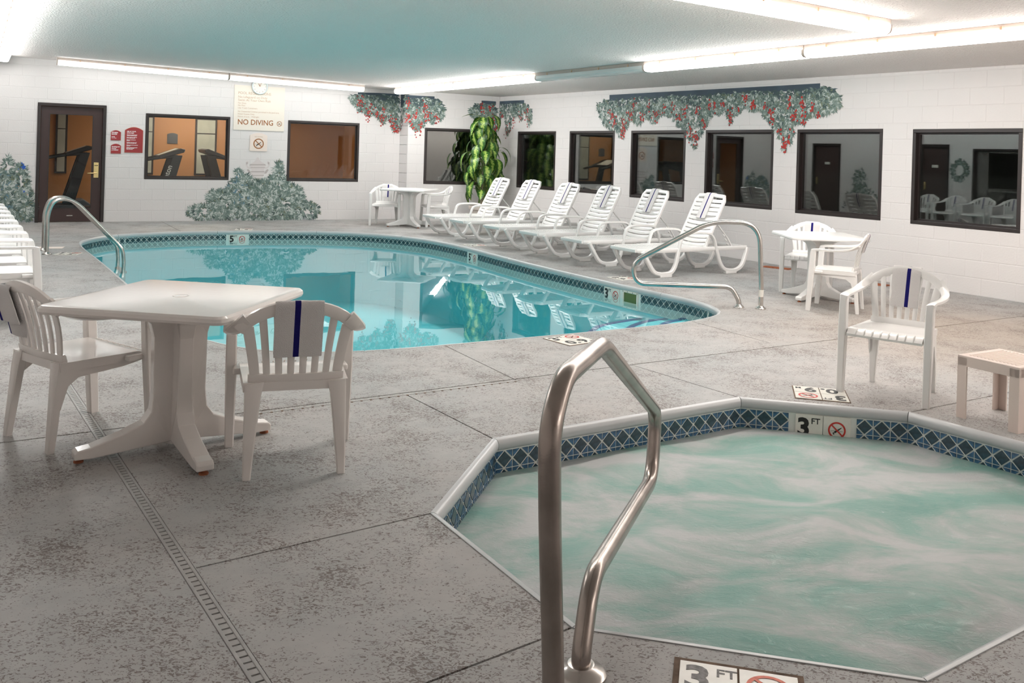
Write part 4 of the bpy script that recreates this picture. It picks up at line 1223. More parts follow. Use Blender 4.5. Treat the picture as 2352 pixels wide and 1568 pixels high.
# ------------------------------------------------------------------ sun loungers
LB = R(62)                                                  # backrest angle
def make_lounger():
    t = thing('sun_lounger', 'x', 'sun lounger', group='white resin sun loungers')
    zb = .335; hy_ = -.14
    for s in (-1, 1):
        G().bar([((s * .285, -.86, zb), (.016, 0, 0), (0, 0, .028)), ((s * .285, .80, zb), (.016, 0, 0), (0, 0, .028)), ((s * .272, .93, zb + .002), (.016, 0, 0), (0, 0, .027)), ((s * .24, 1.0, zb + .004), (.016, .006, 0), (0, 0, .022))]).build('side_rail', M_PLAST, t)
    G().bar([((-.25, 1.0, zb + .004), (0, .018, 0), (0, 0, .022)), ((0, 1.02, zb + .006), (0, .018, 0), (0, 0, .022)), ((.25, 1.0, zb + .004), (0, .018, 0), (0, 0, .022))]).build('foot_rail', M_PLAST, t)
    G().bar([((-.27, -.85, zb), (0, .016, 0), (0, 0, .026)), ((.27, -.85, zb), (0, .016, 0), (0, 0, .026))]).build('head_rail', M_PLAST, t)
    sl = G().bar([((x, -.010 * (1 - (x / .27) ** 2) * 0, zb + .020 - .010 * (1 - (x / .27) ** 2)), (0, .0285, 0), (0, 0, .007)) for x in (-.27, -.16, 0, .16, .27)]).mesh('slat', M_PLAST)
    for k in range(15): obj('slat', sl, t, M=Matrix.Translation((0, -.10 + k * .0725, 0)))
    # backrest
    c, s_ = math.cos(LB), math.sin(LB)
    def bp(x, u, w): return V3((x, hy_ - u * c - w * -s_, zb + .015 + u * s_ + w * c))   # u up the back, w out of its front
    BLn = .745
    g = G()
    for s in (-1, 1):
        g.bar([(bp(s * .262, 0, 0), (.020, 0, 0), (0, .022 * s_, .022 * c)), (bp(s * .262, BLn - .06, 0), (.020, 0, 0), (0, .022 * s_, .022 * c)), (bp(s * .235, BLn, 0), (.020, 0, 0), (0, .018 * s_, .018 * c))])
    g.bar([(bp(-.24, BLn, 0), (0, -.026 * c, .026 * s_), (0, .018 * s_, .018 * c)), (bp(0, BLn + .012, .004), (0, -.026 * c, .026 * s_), (0, .02 * s_, .02 * c)), (bp(.24, BLn, 0), (0, -.026 * c, .026 * s_), (0, .018 * s_, .018 * c))])
    bk = g.build('backrest', M_PLAST, t)
    for k in range(11):
        u = .035 + k * .0635; hwid = .0242
        bow = -.022 if k < 7 else -.006
        secs = [(bp(x, u - .012 * (1 - (x / .25) ** 2) * (k < 7), .012 + bow * (1 - (x / .25) ** 2)), (0, -hwid * c, hwid * s_), (0, .006 * s_, .006 * c)) for x in (-.255, -.17, -.08, 0, .08, .17, .255)]
        G().bar(secs).build('slat', M_PLAST, bk)
    G().bar([(bp(0, .46, .006), (.05, 0, 0), (0, .005 * s_, .005 * c)), (bp(0, BLn - .02, .006), (.05, 0, 0), (0, .005 * s_, .005 * c))]).build('head_panel', M_PLAST, bk)
    for s in (-1, 1):
        # prop strut with notched foot
        G().bar([(bp(s * .215, .40, -.02), (.010, 0, 0), (0, .018, .006)), ((s * .22, -.58, .46), (.010, 0, 0), (0, .016, .006)), ((s * .23, -.66, zb), (.010, 0, 0), (0, .018, .006))]).build('prop_strut', M_PLAST, t)
        g = G()
        for k in range(3): g.box((s * .215, -.515 - k * .035, .50 - k * .06), (.016, .04, .018), M=Matrix.Rotation(R(40), 3, 'X'))
        g.build('notch', M_PLAST, t, bevel=.003)
        X = s * .300
        def hoop(P, w=.026, d=.025):
            P = catmull(P, 5, False); secs = []
            for i, p in enumerate(P):
                a, b = P[max(0, i - 1)], P[min(len(P) - 1, i + 1)]; T = (b - a).normalized(); N = V3((0, -T.z, T.y))
                secs.append((p, V3((w, 0, 0)), N * d))
            return secs
        G().bar(hoop([(X, .93, zb - .005), (X, .86, .22), (X, .76, .085), (X, .67, .045), (X, .56, .040), (X, .46, .060), (X, .40, .14), (X, .37, .25), (X, .35, zb)]), c=.6).build('leg', M_PLAST, t)
        G().bar(hoop([(X, -.30, zb), (X, -.33, .25), (X, -.38, .14), (X, -.45, .065), (X, -.55, .040), (X, -.67, .045), (X, -.77, .10), (X, -.83, .22), (X, -.87, zb)]), c=.6).build('leg', M_PLAST, t)
        G().bar(hoop([(X, .35, zb - .02), (X, .325, .43), (X, .285, .515), (X, .20, .545), (X, .05, .550), (X, -.10, .545), (X, -.20, .52), (X, -.265, .44), (X, -.30, zb - .02)], .026, .016), c=.6).build('armrest', M_PLAST, t)
        for yc in (.565, -.565):
            g = G(); g.prism([(-.10, .035), (.10, .035), (.095, 0), (-.095, 0)], lambda a, b, w: V3((X + w, yc + a, b)), -.028, .028)
            g.build('foot_block', M_PLAST, t, smooth=False, bevel=.006)
    return t
LG = make_lounger(); index_kids(LG)
e1 = -WR.n if False else V3((-WR.n.x, -WR.n.y, 0))          # towards the right wall
lpx = [(1053, 543), (1121, 556.5), (1205, 574), (1296, 591.5), (1401, 611.5), (1527, 636.5)]
lp = [at(*p) for p in lpx]
# feet stand on one straight, evenly spaced line
A0 = lp[0]; B0 = lp[5]
near_r = (at(1677, 627.5) - at(1527, 636.5)); hd = math.atan2(-near_r.y, -near_r.x)     # heading of the foot end
names = ['farthest white sun lounger, next to the tall plant', 'second sun lounger from the tall plant', 'third sun lounger from the tall plant', 'fourth sun lounger from the tall plant', 'fifth sun lounger from the tall plant, behind the step rail', 'nearest sun lounger, standing last beside the step rail']
tnames = ['white striped towel over the farthest sun lounger', 'white striped towel over the second lounger from the plant', 'white striped towel over the third lounger from the plant', 'white striped towel over the fourth lounger from the plant', 'white striped towel over the fifth lounger from the plant', 'white striped towel over the nearest sun lounger']
c, s_ = math.cos(LB), math.sin(LB)
def bp(u, w): return (0, -.14 - u * c + w * s_, .35 + u * s_ + w * c)
TW_L = towel_mesh([bp(.40, .030), bp(.55, .030), bp(.70, .030), bp(.770, .028), bp(.795, .0), bp(.775, -.028), bp(.68, -.040), bp(.58, -.036)], .17, .016, .02, (-.012, .006), seed=9)
for i in range(6):
    p = lp[i]
    rz = hd - PI / 2
    # local position of the measured foot: x = +-.30, y = .565, on the near side
    fx = Matrix.Rotation(rz, 3, 'Z') @ V3((.30, .565, 0)); fx2 = Matrix.Rotation(rz, 3, 'Z') @ V3((-.30, .565, 0))
    off = fx if fx.y < fx2.y else fx2
    loc = p - off
    if i == 0: o = LG; o.location = loc; o.rotation_euler = (0, 0, rz); o['label'] = names[0]
    else: o = dup(LG, loc, rz, names[i])
    tw = obj('towel', TW_L); tw.location = loc; tw.rotation_euler = (0, 0, rz); tag(tw, tnames[i], 'towel', 'striped white towels')

# ------------------------------------------------------------------ stainless rails
def flange(parent, p, r=.055):
    G().lathe([(r, 0), (r, .008), (r * .88, .018), (r * .60, .026), (r * .52, .034), (r * .45, .035)], p, 28).build('flange', M_STEEL, parent)
# hot tub grab rail
b2 = at(1335, 1546); pd = V3((.30, .954, 0)).normalized(); pn = pd.cross(V3((0, 0, 1)))
def rp(x, y): return on_plane(x, y, b2, pn)
hr = thing('grab_rail', 'large bent stainless grab rail at the near corner of the hot tub', 'handrail', b2)
post = [rp(1263, 1200), rp(1262, 985), rp(1292, 868), rp(1383, 790), rp(1506, 945), rp(1497, 1100), rp(1358, 1325), rp(1335, 1500)]
low = rp(1271, 1568); base1 = V3((low.x, low.y, 0)) + (low - rp(1263, 1200)) * 0
path = [base1, low] + post + [V3((post[-1].x, post[-1].y, 0))]
P = fillet(path, [.05, .05, .14, .10, .07, .09, .12, .12, .05], 7)
G().tube([p - b2 for p in P], .0285, 20).build('rail', M_STEELD, hr)
flange(hr, V3((base1.x, base1.y, 0)) - b2, .075); flange(hr, V3((post[-1].x, post[-1].y, 0)) - b2, .075)
# pool step rail
b1, b2 = at(1697, 706), at(1747, 709.5); pd = (b2 - b1).normalized(); pn = pd.cross(V3((0, 0, 1)))
def rp(x, y): return on_plane(x, y, b1, pn)
sr = thing('step_rail', 'bent stainless handrail at the shallow end steps of the pool', 'handrail', b1)
top = rp(1746, 560)
path = [b2, rp(1746.5, 660), rp(1745, 512), rp(1632, 509), rp(1453, 602), rp(1460, 651), rp(1680, 659), rp(1697, 690), b1]
path[1].x, path[1].y = b2.x, b2.y
P = fillet(path, [.02, .22, .16, .14, .17, .17, .05], 8)
G().tube([p - b1 for p in P], .0245, 16).build('rail', M_STEEL, sr)
flange(sr, b2 - b1); flange(sr, V3((0, 0, 0)))
zz = rp(1747, 673).z
G().lathe([(.0255, zz - .035), (.0255, zz + .035)], b2 - b1, 16).build('sticker', M_SIGNT, sr)['label'] = 'white sticker wrapped round the post'
# pool ladder
l1, l2 = at(99, 574), at(107, 584); et = (at(285, 650) - at(180, 562)).normalized(); en = V3((-et.y, et.x, 0))
if en.x < 0: en = -en
lad = thing('pool_ladder', 'stainless pool ladder with two hooped rails at the far end of the pool', 'ladder', l2)
def hoop(base):
    d = base; Z = V3((0, 0, 1))
    P = [d, d + Z * .52, d + Z * .70 + en * .06, d + Z * .735 + en * .22, d + Z * .66 + en * .36, d + Z * .12 + en * .86, d + Z * .02 + en * .93, d + Z * -.20 + en * .95, d + Z * -.95 + en * .93]
    return fillet(P, [.1, .12, .12, .12, .1, .06, .1], 6)
span = V3((l1.x - l2.x, l1.y - l2.y, 0)).length
for base in (l2, l2 - et * .50):
    G().tube([p - l2 for p in hoop(base)], .024, 14).build('rail', M_STEEL, lad); flange(lad, base - l2, .058)
for z in (-.28, -.53, -.78):
    a = en * .945 + V3((0, 0, z)); G().box(a - et * .25, (.50, .085, .03), rz=math.atan2(et.y, et.x)).build('tread', M_STEELD, lad, smooth=False, bevel=.006)

# ------------------------------------------------------------------ tall plant
pp = V3((-.60, 19.0, 0))
pl = thing('potted_plant', 'tall variegated leafy plant in a beige pot in the far corner', 'plant', pp)
G().lathe([(.17, 0), (.20, .02), (.255, .30), (.275, .305), (.285, .33), (.285, .385), (.265, .39), (.255, .36)], n=32).build('pot', M_POT, pl)
G().lathe([(.0, .352), (.255, .352), (.255, .345), (0, .345)], n=24).build('soil', M_SOIL, pl)
G().tube([(0, 0, .33), (.01, .01, 1.2), (0, 0, 2.22)], [.035, .032, .028], 10).build('moss_pole', M_STEMP, pl)
rnd = random.Random(21)
def leaf_mesh(L_, w, droop):
    g = G(); n_ = 9; vs_, uv = [], []
    for i in range(n_):
        t = i / (n_ - 1); ww = w * math.sin(PI * min(1, t * .97 + .02) ** .8) ** .85 if 0 < t < 1 else .002
        a = droop * t; y = L_ * t * math.cos(a * .75); z = -L_ * t * math.sin(a * .75)
        for j, u in enumerate((-1, -.5, 0, .5, 1)):
            vs_.append((u * ww, y, z + .18 * ww * abs(u) - .02 * ww * math.sin(t * 20 + j))); uv.append((.5 + u * .5, t))
    fs = [(i * 5 + j, i * 5 + j + 1, (i + 1) * 5 + j + 1, (i + 1) * 5 + j) for i in range(n_ - 1) for j in range(4)]
    me = bpy.data.meshes.new('leaf'); me.from_pydata(vs_, [], fs); me.materials.append(M_LEAF)
    l = me.uv_layers.new(name='UVMap')
    for lp_ in me.loops: l.data[lp_.index].uv = uv[lp_.vertex_index]
    me.polygons.foreach_set('use_smooth', [True] * len(me.polygons)); return me
LM = [leaf_mesh(.33, .088, R(45)), leaf_mesh(.38, .098, R(65)), leaf_mesh(.29, .078, R(25))]
gs = G(); leaves = []
def add_leaf(z0, az, tilt, ln=.14, k=None, r0=.035):
    dirn = V3((math.cos(az), math.sin(az), 0)); b0 = V3((dirn.x * r0, dirn.y * r0, z0))
    b1_ = b0 + dirn * ln + V3((0, 0, ln * .55))
    gs.tube([b0, b0 + dirn * ln * .5 + V3((0, 0, ln * .45)), b1_], [.009, .007, .005], 6)
    y = (dirn * math.cos(tilt) - V3((0, 0, math.sin(tilt)))).normalized(); x = V3((-dirn.y, dirn.x, 0)) * -1; z = x.cross(y)
    M = Matrix((x, y, z)).transposed().to_4x4(); M.translation = b1_
    leaves.append((LM[rnd.randrange(3) if k is None else k], M @ Matrix.Diagonal((rnd.uniform(.95, 1.2),) * 3 + (1,))))
    # x, y, z basis keeps the leaf's upper face outwards
for k in range(70):
    z0 = .60 + 1.55 * (k / 70) ** .95; az = k * 2.399 + rnd.uniform(-.3, .3)
    wide = 1.35 - abs(z0 - 1.25) * .85
    add_leaf(z0, az, rnd.uniform(.45, 1.35), .20 * max(.35, wide) * rnd.uniform(.5, 1.5))
for az, tl, ln in ((3.3, -.15, .16), (-.6, .35, .18), (4.6, .7, .1), (5.4, .9, .12), (2.2, .5, .12)): add_leaf(2.2, az, tl, ln)
for az, z0, tl, ln in ((0.1, 1.45, .1, .32), (-.35, 1.35, .45, .34), (3.4, 1.35, .5, .30), (3.0, 1.2, .9, .32), (5.9, .95, .3, .28), (3.7, .95, .8, .3), (5.6, 1.2, .8, .34), (4.0, 1.1, 1.0, .3)): add_leaf(z0, az, tl, ln, 1)
gs.build('leaf_stem', M_STEM, pl)
for k in range(5):
    a = k * 1.3; G().tube([(.10 * math.cos(a), .10 * math.sin(a), .34), (.05 * math.cos(a), .05 * math.sin(a), .65), (.03 * math.cos(a), .03 * math.sin(a), 1.1 + .15 * k)], [.020, .017, .012], 8).build('stem', M_STEM, pl)
for me, M in leaves: obj('leaf', me, pl, M=M)

# ------------------------------------------------------------------ murals: flat paint on the walls
class Mural:
    def __init__(s): s.g = G(); s.k = 0
    def leaf(s, W, a, z, ang, L_, w, mi):
        off = s.lift + .0012 + (s.k % 97) * .00003 + (s.k // 97) * .000008; s.k += 1
        c, sn = math.cos(ang), math.sin(ang)
        P = [(0, 0), (L_ * .35, w), (L_, 0), (L_ * .35, -w)]
        s.g.add([W.pt(a + x * c - y * sn, z + x * sn + y * c, off) for x, y in P], [(0, 1, 2, 3)], mi)
    def poly(s, W, pts, mi):
        off = s.lift + .0012 + (s.k % 97) * .00003 + (s.k // 97) * .000008; s.k += 1
        s.g.add([W.pt(a, z, off) for a, z in pts], [tuple(range(len(pts)))], mi)
    lift = 0.0
    def disc(s, W, a, z, r, mi):
        s.lift = .004; s.poly(W, [(a + r * math.cos(i * PI / 4), z + r * math.sin(i * PI / 4)) for i in range(8)], mi); s.lift = 0.0
    def spray(s, W, a, z, ang, sz, mats, rnd):
        for j in range(rnd.randint(5, 8)):
            s.leaf(W, a, z, ang + rnd.uniform(-1.0, 1.0), sz * rnd.uniform(.6, 1.25), sz * rnd.uniform(.09, .17), rnd.choice(mats))
    def build(s, name, mats, label):
        o = s.g.build(name, mats, smooth=False); return tag(o, label, 'wall painting')
GM = [M_NAVY, M_L1, M_L2, M_L3, M_L4, M_L5, M_L6, M_BERRY, M_BERRYD]
def garland(m, W, env, band, berries, dens, sz, rnd, px_right=True):
    """env: (x, top y, bottom y) in the photograph along the garland; band: thickness of the dark board at the top in px"""
    xs = [e[0] for e in env]
    def ev(x):
        for (x0, t0, b0), (x1, t1, b1) in zip(env, env[1:]):
            if x0 <= x <= x1:
                u = (x - x0) / (x1 - x0); return t0 + (t1 - t0) * u, b0 + (b1 - b0) * u
        return env[-1][1:]
    if band:
        P = [W.px(x, ev(x)[0]) for x in band[0]] + [W.px(x, ev(x)[0] + band[1]) for x in reversed(band[0])]
        m.poly(W, P, 0)
    pts = []
    for _ in range(dens):
        x = rnd.uniform(xs[0], xs[-1]); t, b = ev(x); t2 = t + (band[1] * .65 if band else 0); y = t2 + (b - t2) * rnd.random()
        pts.append((t, b, x, y))
    # darker at the back, paler sprays over them
    pts.sort(key=lambda p: rnd.random() + .0 * p[3])
    for i, (t, b, x, y) in enumerate(pts):
        a, z = W.px(x, y); f = (y - t) / max(6, b - t)
        ms = [1, 1, 2] if i < dens * .35 else ([2, 3, 3, 2, 6] if i < dens * .7 else [3, 4, 4, 3, 2])
        if f < .25 and rnd.random() < .55: ms = [0, 1, 1]
        m.spray(W, a, z, -PI / 2 + rnd.uniform(-1.1, 1.1), sz, ms, rnd)
    for bx, by, nb_, rr in berries:
        for j in range(nb_):
            a, z = W.px(bx + rnd.gauss(0, rr * .42), by + rnd.gauss(0, rr)); m.disc(W, a, z, .017 * rnd.uniform(.8, 1.1), 7 if rnd.random() < .75 else 8)
rnd = random.Random(5)
m = Mural()
env = [(1374, 228, 250), (1386, 218, 285), (1405, 218, 296), (1418, 217, 300), (1428, 217, 322), (1436, 217, 300), (1450, 215, 270), (1470, 213, 288), (1480, 213, 266), (1505, 212, 282), (1520, 211, 258), (1545, 210, 268), (1555, 209, 285),
       (1575, 208, 296), (1590, 207, 330), (1599, 207, 340), (1612, 206, 300), (1628, 206, 272), (1640, 205, 252), (1652, 204, 262), (1664, 204, 246), (1678, 203, 278), (1690, 202, 262), (1710, 201, 242), (1728, 200, 254), (1745, 199, 246), (1760, 199, 270), (1775, 198, 288),
       (1788, 197, 310), (1803, 196, 348), (1818, 195, 320), (1828, 195, 276), (1845, 194, 286), (1858, 193, 262), (1880, 192, 262), (1900, 188, 258), (1918, 195, 250), (1928, 215, 240)]
bers = [(1404, 262, 14, 8), (1412, 278, 12, 7), (1433, 290, 20, 8), (1431, 310, 16, 8), (1448, 262, 12, 8), (1457, 240, 8, 6), (1475, 272, 12, 8), (1505, 262, 16, 8), (1492, 245, 9, 6), (1525, 248, 7, 6), (1545, 245, 8, 6), (1560, 270, 14, 8), (1585, 300, 14, 10), (1597, 318, 22, 10), (1575, 255, 10, 8), (1618, 285, 12, 7),
        (1605, 258, 9, 10), (1630, 240, 9, 6), (1642, 245, 9, 6), (1678, 265, 20, 7), (1660, 240, 8, 6), (1697, 252, 6, 4), (1712, 230, 14, 7), (1730, 240, 14, 8), (1757, 243, 8, 5), (1775, 270, 14, 8), (1768, 252, 8, 6), (1803, 335, 22, 8), (1812, 318, 10, 8), (1795, 305, 8, 8), (1823, 268, 16, 10), (1845, 275, 12, 8), (1843, 240, 14, 7), (1868, 248, 10, 6), (1880, 262, 9, 5), (1816, 235, 9, 7)]
garland(m, WR, env, ([1400, 1500, 1600, 1700, 1800, 1884], 14), bers, 3000, .075, rnd)
m.build('garland_mural', GM, 'long painted garland of grey leaves and red berries above the right wall windows')
m = Mural()
env = [(1140, 233, 300), (1146, 233, 285), (1156, 232, 260), (1166, 232, 316), (1172, 231, 290), (1180, 231, 268), (1190, 230, 262), (1198, 230, 278), (1206, 230, 250), (1214, 234, 288), (1222, 246, 280)]
garland(m, WR, env, ([1141, 1170, 1204], 8), [(1166, 300, 14, 8), (1178, 282, 10, 8), (1154, 265, 8, 6), (1196, 268, 9, 6), (1212, 268, 10, 8), (1210, 255, 6, 5)], 480, .075, rnd)
env = [(1081, 244, 258), (1090, 232, 270), (1104, 231, 275), (1115, 231, 268), (1126, 232, 285), (1133, 232, 305), (1139, 233, 300)]
garland(m, WC, env, ([1106, 1122, 1139], 8), [(1106, 248, 14, 6), (1125, 250, 10, 6), (1130, 282, 18, 10), (1136, 300, 10, 8)], 420, .075, rnd)
m.build('garland_mural', GM, 'painted garland wrapped round the far corner above the tall plant')
m = Mural()
env = [(806, 216, 226), (814, 213, 236), (824, 212, 250), (838, 212, 256), (852, 213, 262), (866, 213, 266), (880, 214, 282), (890, 214, 268), (900, 215, 290), (908, 215, 305), (916, 216, 302)]
garland(m, WB, env, ([822, 870, 916], 6), [(828, 238, 22, 9), (846, 258, 20, 9), (852, 248, 8, 7), (876, 272, 20, 9), (864, 262, 9, 6), (905, 288, 26, 10), (912, 300, 12, 6), (896, 275, 8, 6), (880, 255, 8, 6)], 1000, .08, rnd)
garland(m, Wall(WB.pt(WB_S1, 0), dj), [(918.5, 216, 302), (922, 216.5, 292), (926, 217, 270), (930, 217.5, 246)], ([918.5, 930], 30), [(919.5, 290, 6, 6), (922, 280, 5, 6)], 60, .06, rnd)
env = [(932, 218, 245), (944, 219, 285), (955, 220, 298), (962, 220, 300), (972, 220, 285), (984, 221, 270), (994, 221, 282), (1004, 222, 262), (1012, 230, 276), (1018, 240, 262)]
garland(m, WC, env, ([932, 965, 998], 7), [(937, 272, 18, 9), (945, 285, 9, 6), (955, 264, 14, 7), (975, 248, 16, 7), (980, 268, 22, 9), (960, 300, 14, 9), (969, 288, 8, 6), (1002, 272, 12, 8), (940, 236, 14, 8)], 800, .08, rnd)
m.build('garland_mural', GM, 'painted garland with red berries folded over the step of the back wall')

def bush(m, W, lobes, n_, sz, rnd, pal):
    for i in range(n_):
        cx, cy, rx, ry, bl = rnd.choices(lobes, [l[2] * l[3] for l in lobes])[0]
        a = rnd.uniform(0, 2 * PI); r = math.sqrt(rnd.random()) * 1.04
        x, y = cx + rx * r * math.cos(a), cy + ry * r * math.sin(a)
        q = i / n_; ms = pal[0] if q < .35 else (pal[1] if q < .7 else pal[2])
        if bl and rnd.random() < .25: ms = [5, 5, 2]
        s_, z = W.px(x, y)
        if z < .02: continue
        out = math.atan2(-(y - cy) / max(ry, 1), (x - cx) / max(rx, 1))
        m.spray(W, s_, z, out + rnd.uniform(-.7, .7), sz, ms, rnd)
pal = ([1, 1, 2, 6], [2, 3, 2, 3], [3, 4, 4, 3])
m = Mural()
p = [W_ for W_ in (WB.px(463, 496), WB.px(720, 491), WB.px(720, 506), WB.px(463, 508))]
m.poly(WB, [(p[0][0], .005), (p[1][0], .005), (p[1][0], p[1][1]), (p[0][0], p[0][1])], 9)
for x in (473, 708):
    a = WB.px(x, 500)[0]; m.poly(WB, [(a, .005), (a + .015, .005), (a + .015, p[0][1]), (a, p[0][1])], 4)
# urn
def ux_(x, y): return WB.px(x, y)
def sym(prof, cx, mi):
    m.poly(WB, [ux_(cx - w, y) for w, y in prof] + [ux_(cx + w, y) for w, y in reversed(prof)], mi)
sym([(1, 361), (4, 364.5), (1, 368)], 592, 10)
sym([(4, 367), (9, 372), (16, 376), (19, 380), (15, 383)], 592, 10)
sym([(19, 383), (20, 386), (14, 388), (16, 395), (13, 404), (8, 411), (10, 416), (14, 418)], 592, 10)
for prof in ([(17, 377), (19, 379.5)], [(16, 384), (17, 385.5)], [(15.5, 393), (15.8, 395.5)], [(14, 402), (13.4, 404)], [(9, 410), (8.4, 412)]): sym(prof, 592, 11)
for sgn in (-1, 1):
    m.poly(WB, [ux_(592 + sgn * x, y) for x, y in ((17, 388), (24, 386), (28, 378), (27, 371), (22, 370), (21, 375), (24, 377), (23, 382), (18, 385))], 10)
    m.poly(WB, [ux_(592 + sgn * x, y) for x, y in ((15, 399), (20, 398), (25, 390), (22, 388), (17, 393))], 11)
    m.poly(WB, [ux_(592 + sgn * x, y) for x, y in ((23, 372), (27, 373), (26, 378), (23.5, 377))], 11)
lobes = [(470, 487, 38, 14, 0), (520, 470, 40, 30, 0), (548, 440, 25, 28, 1), (548, 412, 9, 20, 1), (566, 425, 12, 22, 0), (590, 470, 55, 36, 0), (600, 440, 30, 26, 0), (638, 430, 24, 32, 0), (640, 400, 9, 26, 0), (650, 465, 48, 34, 0), (700, 484, 30, 18, 0), (672, 442, 20, 16, 0), (500, 452, 22, 14, 0)]
bush(m, WB, lobes, 2400, .085, rnd, pal)
m.build('shrub_mural', GM + [M_PLANTER, M_URN, M_URND], 'painted grey green shrub with a stone urn between the fitness windows')
m = Mural()
p = [WB.px(0, 505), WB.px(83, 504)]
m.poly(WB, [(p[0][0] - .6, .005), (p[1][0], .005), (p[1][0], .07), (p[0][0] - .6, .07)], 9)
def clip_bush():
    bush(m, WB, [(10, 440, 26, 40, 1), (48, 420, 16, 38, 0), (60, 470, 18, 34, 0), (28, 475, 36, 28, 0), (18, 385, 8, 26, 0), (-40, 440, 50, 60, 1)], 1500, .085, rnd, pal)
clip_bush()
for x, y, mi in ((46, 382, 10), (50, 378, 10), (43, 385, 10), (5, 410, 11), (38, 425, 11), (58, 447, 11), (2, 440, 10), (56, 438, 10), (54, 384, 10)):
    for k in range(6):
        a, z = WB.px(x, y); m.leaf(WB, a, z, k * 1.05 + rnd.random(), .05, .018, mi)
m.build('shrub_mural', GM + [M_PLANTER, M_FLWB, M_FLWO], 'painted shrub with blue and coral flowers beside the glass door')
# on the left wall, seen only in the window reflections
class LW_:
    pass
def bush_l(m, W, lobes, n_, sz):
    for i in range(n_):
        cx, cz, rx, rz_ = rnd.choice(lobes); a = rnd.uniform(0, 2 * PI); r = math.sqrt(rnd.random())
        s_, z = cx + rx * r * math.cos(a), cz + rz_ * r * math.sin(a)
        if z < .03: continue
        m.spray(W, s_, z, rnd.uniform(0, 6.3), sz, pal[min(2, int(i / n_ * 3))], rnd)
m = Mural(); bush_l(m, WL, [(15.6, .45, .62, .42), (15.7, 1.0, .22, .4), (15.2, .35, .4, .3)], 420, .085)
m.build('shrub_mural', GM, 'painted shrub on the left wall between the two brown doors')
m = Mural()
for i in range(260):
    a = rnd.uniform(0, 2 * PI); r = rnd.uniform(.13, .26); m.spray(WL, 12.87 + r * math.cos(a) * .85, 1.42 + r * math.sin(a), a + 1.2, .07, pal[i % 3], rnd)
m.build('wreath_mural', GM, 'painted wreath on the left wall beside the window')

# ------------------------------------------------------------------ signs and clock
def arch_poly(w, h, rise, n_=10):
    P = [(-w / 2, -h / 2), (w / 2, -h / 2)]
    for k in range(n_ + 1):
        x = w / 2 - w * k / n_; P.append((x, h / 2 - rise * (2 * x / w) ** 2))
    return P
def sign(name, label, x0, x1, y0, y1, rise=0.0, face=M_SIGNC, edge=None):
    s0, s1, z0, z1 = WB.rect(x0, x1, y0, y0, y1, y1); w, h = s1 - s0, z1 - z0
    t = thing(name, label, 'sign', M=WB.fr((s0 + s1) / 2, (z0 + z1) / 2, .002))
    P = arch_poly(w, h, rise) if rise else [(-w / 2, -h / 2), (w / 2, -h / 2), (w / 2, h / 2), (-w / 2, h / 2)]
    if edge:
        G().prism(P, lambda x, y, z: V3((x, y, z)), 0, .012).build('edge', edge, t, smooth=False)
        G().prism([(x * .955, y * .965) for x, y in P], lambda x, y, z: V3((x, y, z)), .011, .014).build('face', face, t, smooth=False)
    else: G().prism(P, lambda x, y, z: V3((x, y, z)), 0, .014).build('panel', face, t, smooth=False)
    return t, w, h
def T(x, y, z=.0146): return Matrix.Translation((x, y, z))
t, w, h = sign('pool_rules_sign', 'large cream POOL REGULATIONS sign with NO DIVING in brown letters', 537, 653, 198, 300)
x0 = -w / 2 + .075 * w
def line(body, fy, size, m_, fat=0.0, xs=1.0): text(body, size * h, m_, t, T(x0, (.5 - fy) * h), name='lettering', fat=fat, xs=xs)
line('POOL REGULATIONS', .175, .082, M_INKL, .0, .93); line('No Lifeguard on Duty', .262, .072, M_INKL); line('Swim At Your Own Risk', .332, .072, M_INKL)
line('No Glass', .40, .048, M_INKL); line('No Pets', .452, .048, M_INKL); line('Use Trash Containers', .508, .048, M_INKL)
line('No Unattended Children permitted in the pool area', .585, .048, M_INKL, 0, .90); line('Hotel Guests Only', .642, .048, M_INKL); line('Hours: 6 a.m. - Midnight', .70, .048, M_INKL)
line('NO DIVING', .825, .165, M_INKB, .002, .92)
no_diving(t, T(w * .405, (.5 - .83) * h), .052 * h * 1.15, M_INKB, M_BLACK)
t, w, h = sign('no_diving_sign', 'small pale arched NO DIVING sign under the pool regulations sign', 573.5, 613.5, 305.5, 347, .05, M_SIGNP)
text('NO DIVING', .085 * h, M_INKL, t, T(0, .29 * h), 'CENTER'); no_diving(t, T(.0, -.09 * h), .30 * w, M_INKB, M_BLACK)
t, w, h = sign('fitness_room_sign', 'small maroon arched FITNESS ROOM sign, upper one beside the door', 254.5, 277.5, 299, 322, .035, M_SIGNR, M_SIGNRE)
for b, y, s_ in (('FITNESS', .26, .16), ('ROOM', .10, .16), ('HOURS', -.16, .09), ('6 a.m. - 10 p.m.', -.28, .07)): text(b, s_ * h, M_INKW, t, T(-.42 * w, y * h), fat=.0012)
t, w, h = sign('no_smoking_sign', 'small maroon arched smoking and alcohol sign, lower one beside the door', 254.5, 277.5, 330, 352.5, .035, M_SIGNR, M_SIGNRE)
for b, y in (('Smoking and', .20), ('alcohol', .04), ('prohibited', -.13)): text(b, .145 * h, M_INKW, t, T(-.42 * w, y * h), fat=.0012)
t, w, h = sign('own_risk_sign', 'tall maroon arched USE AT YOUR OWN RISK sign beside the first fitness window', 286.5, 328, 292, 350.5, .06, M_SIGNR, M_SIGNRE)
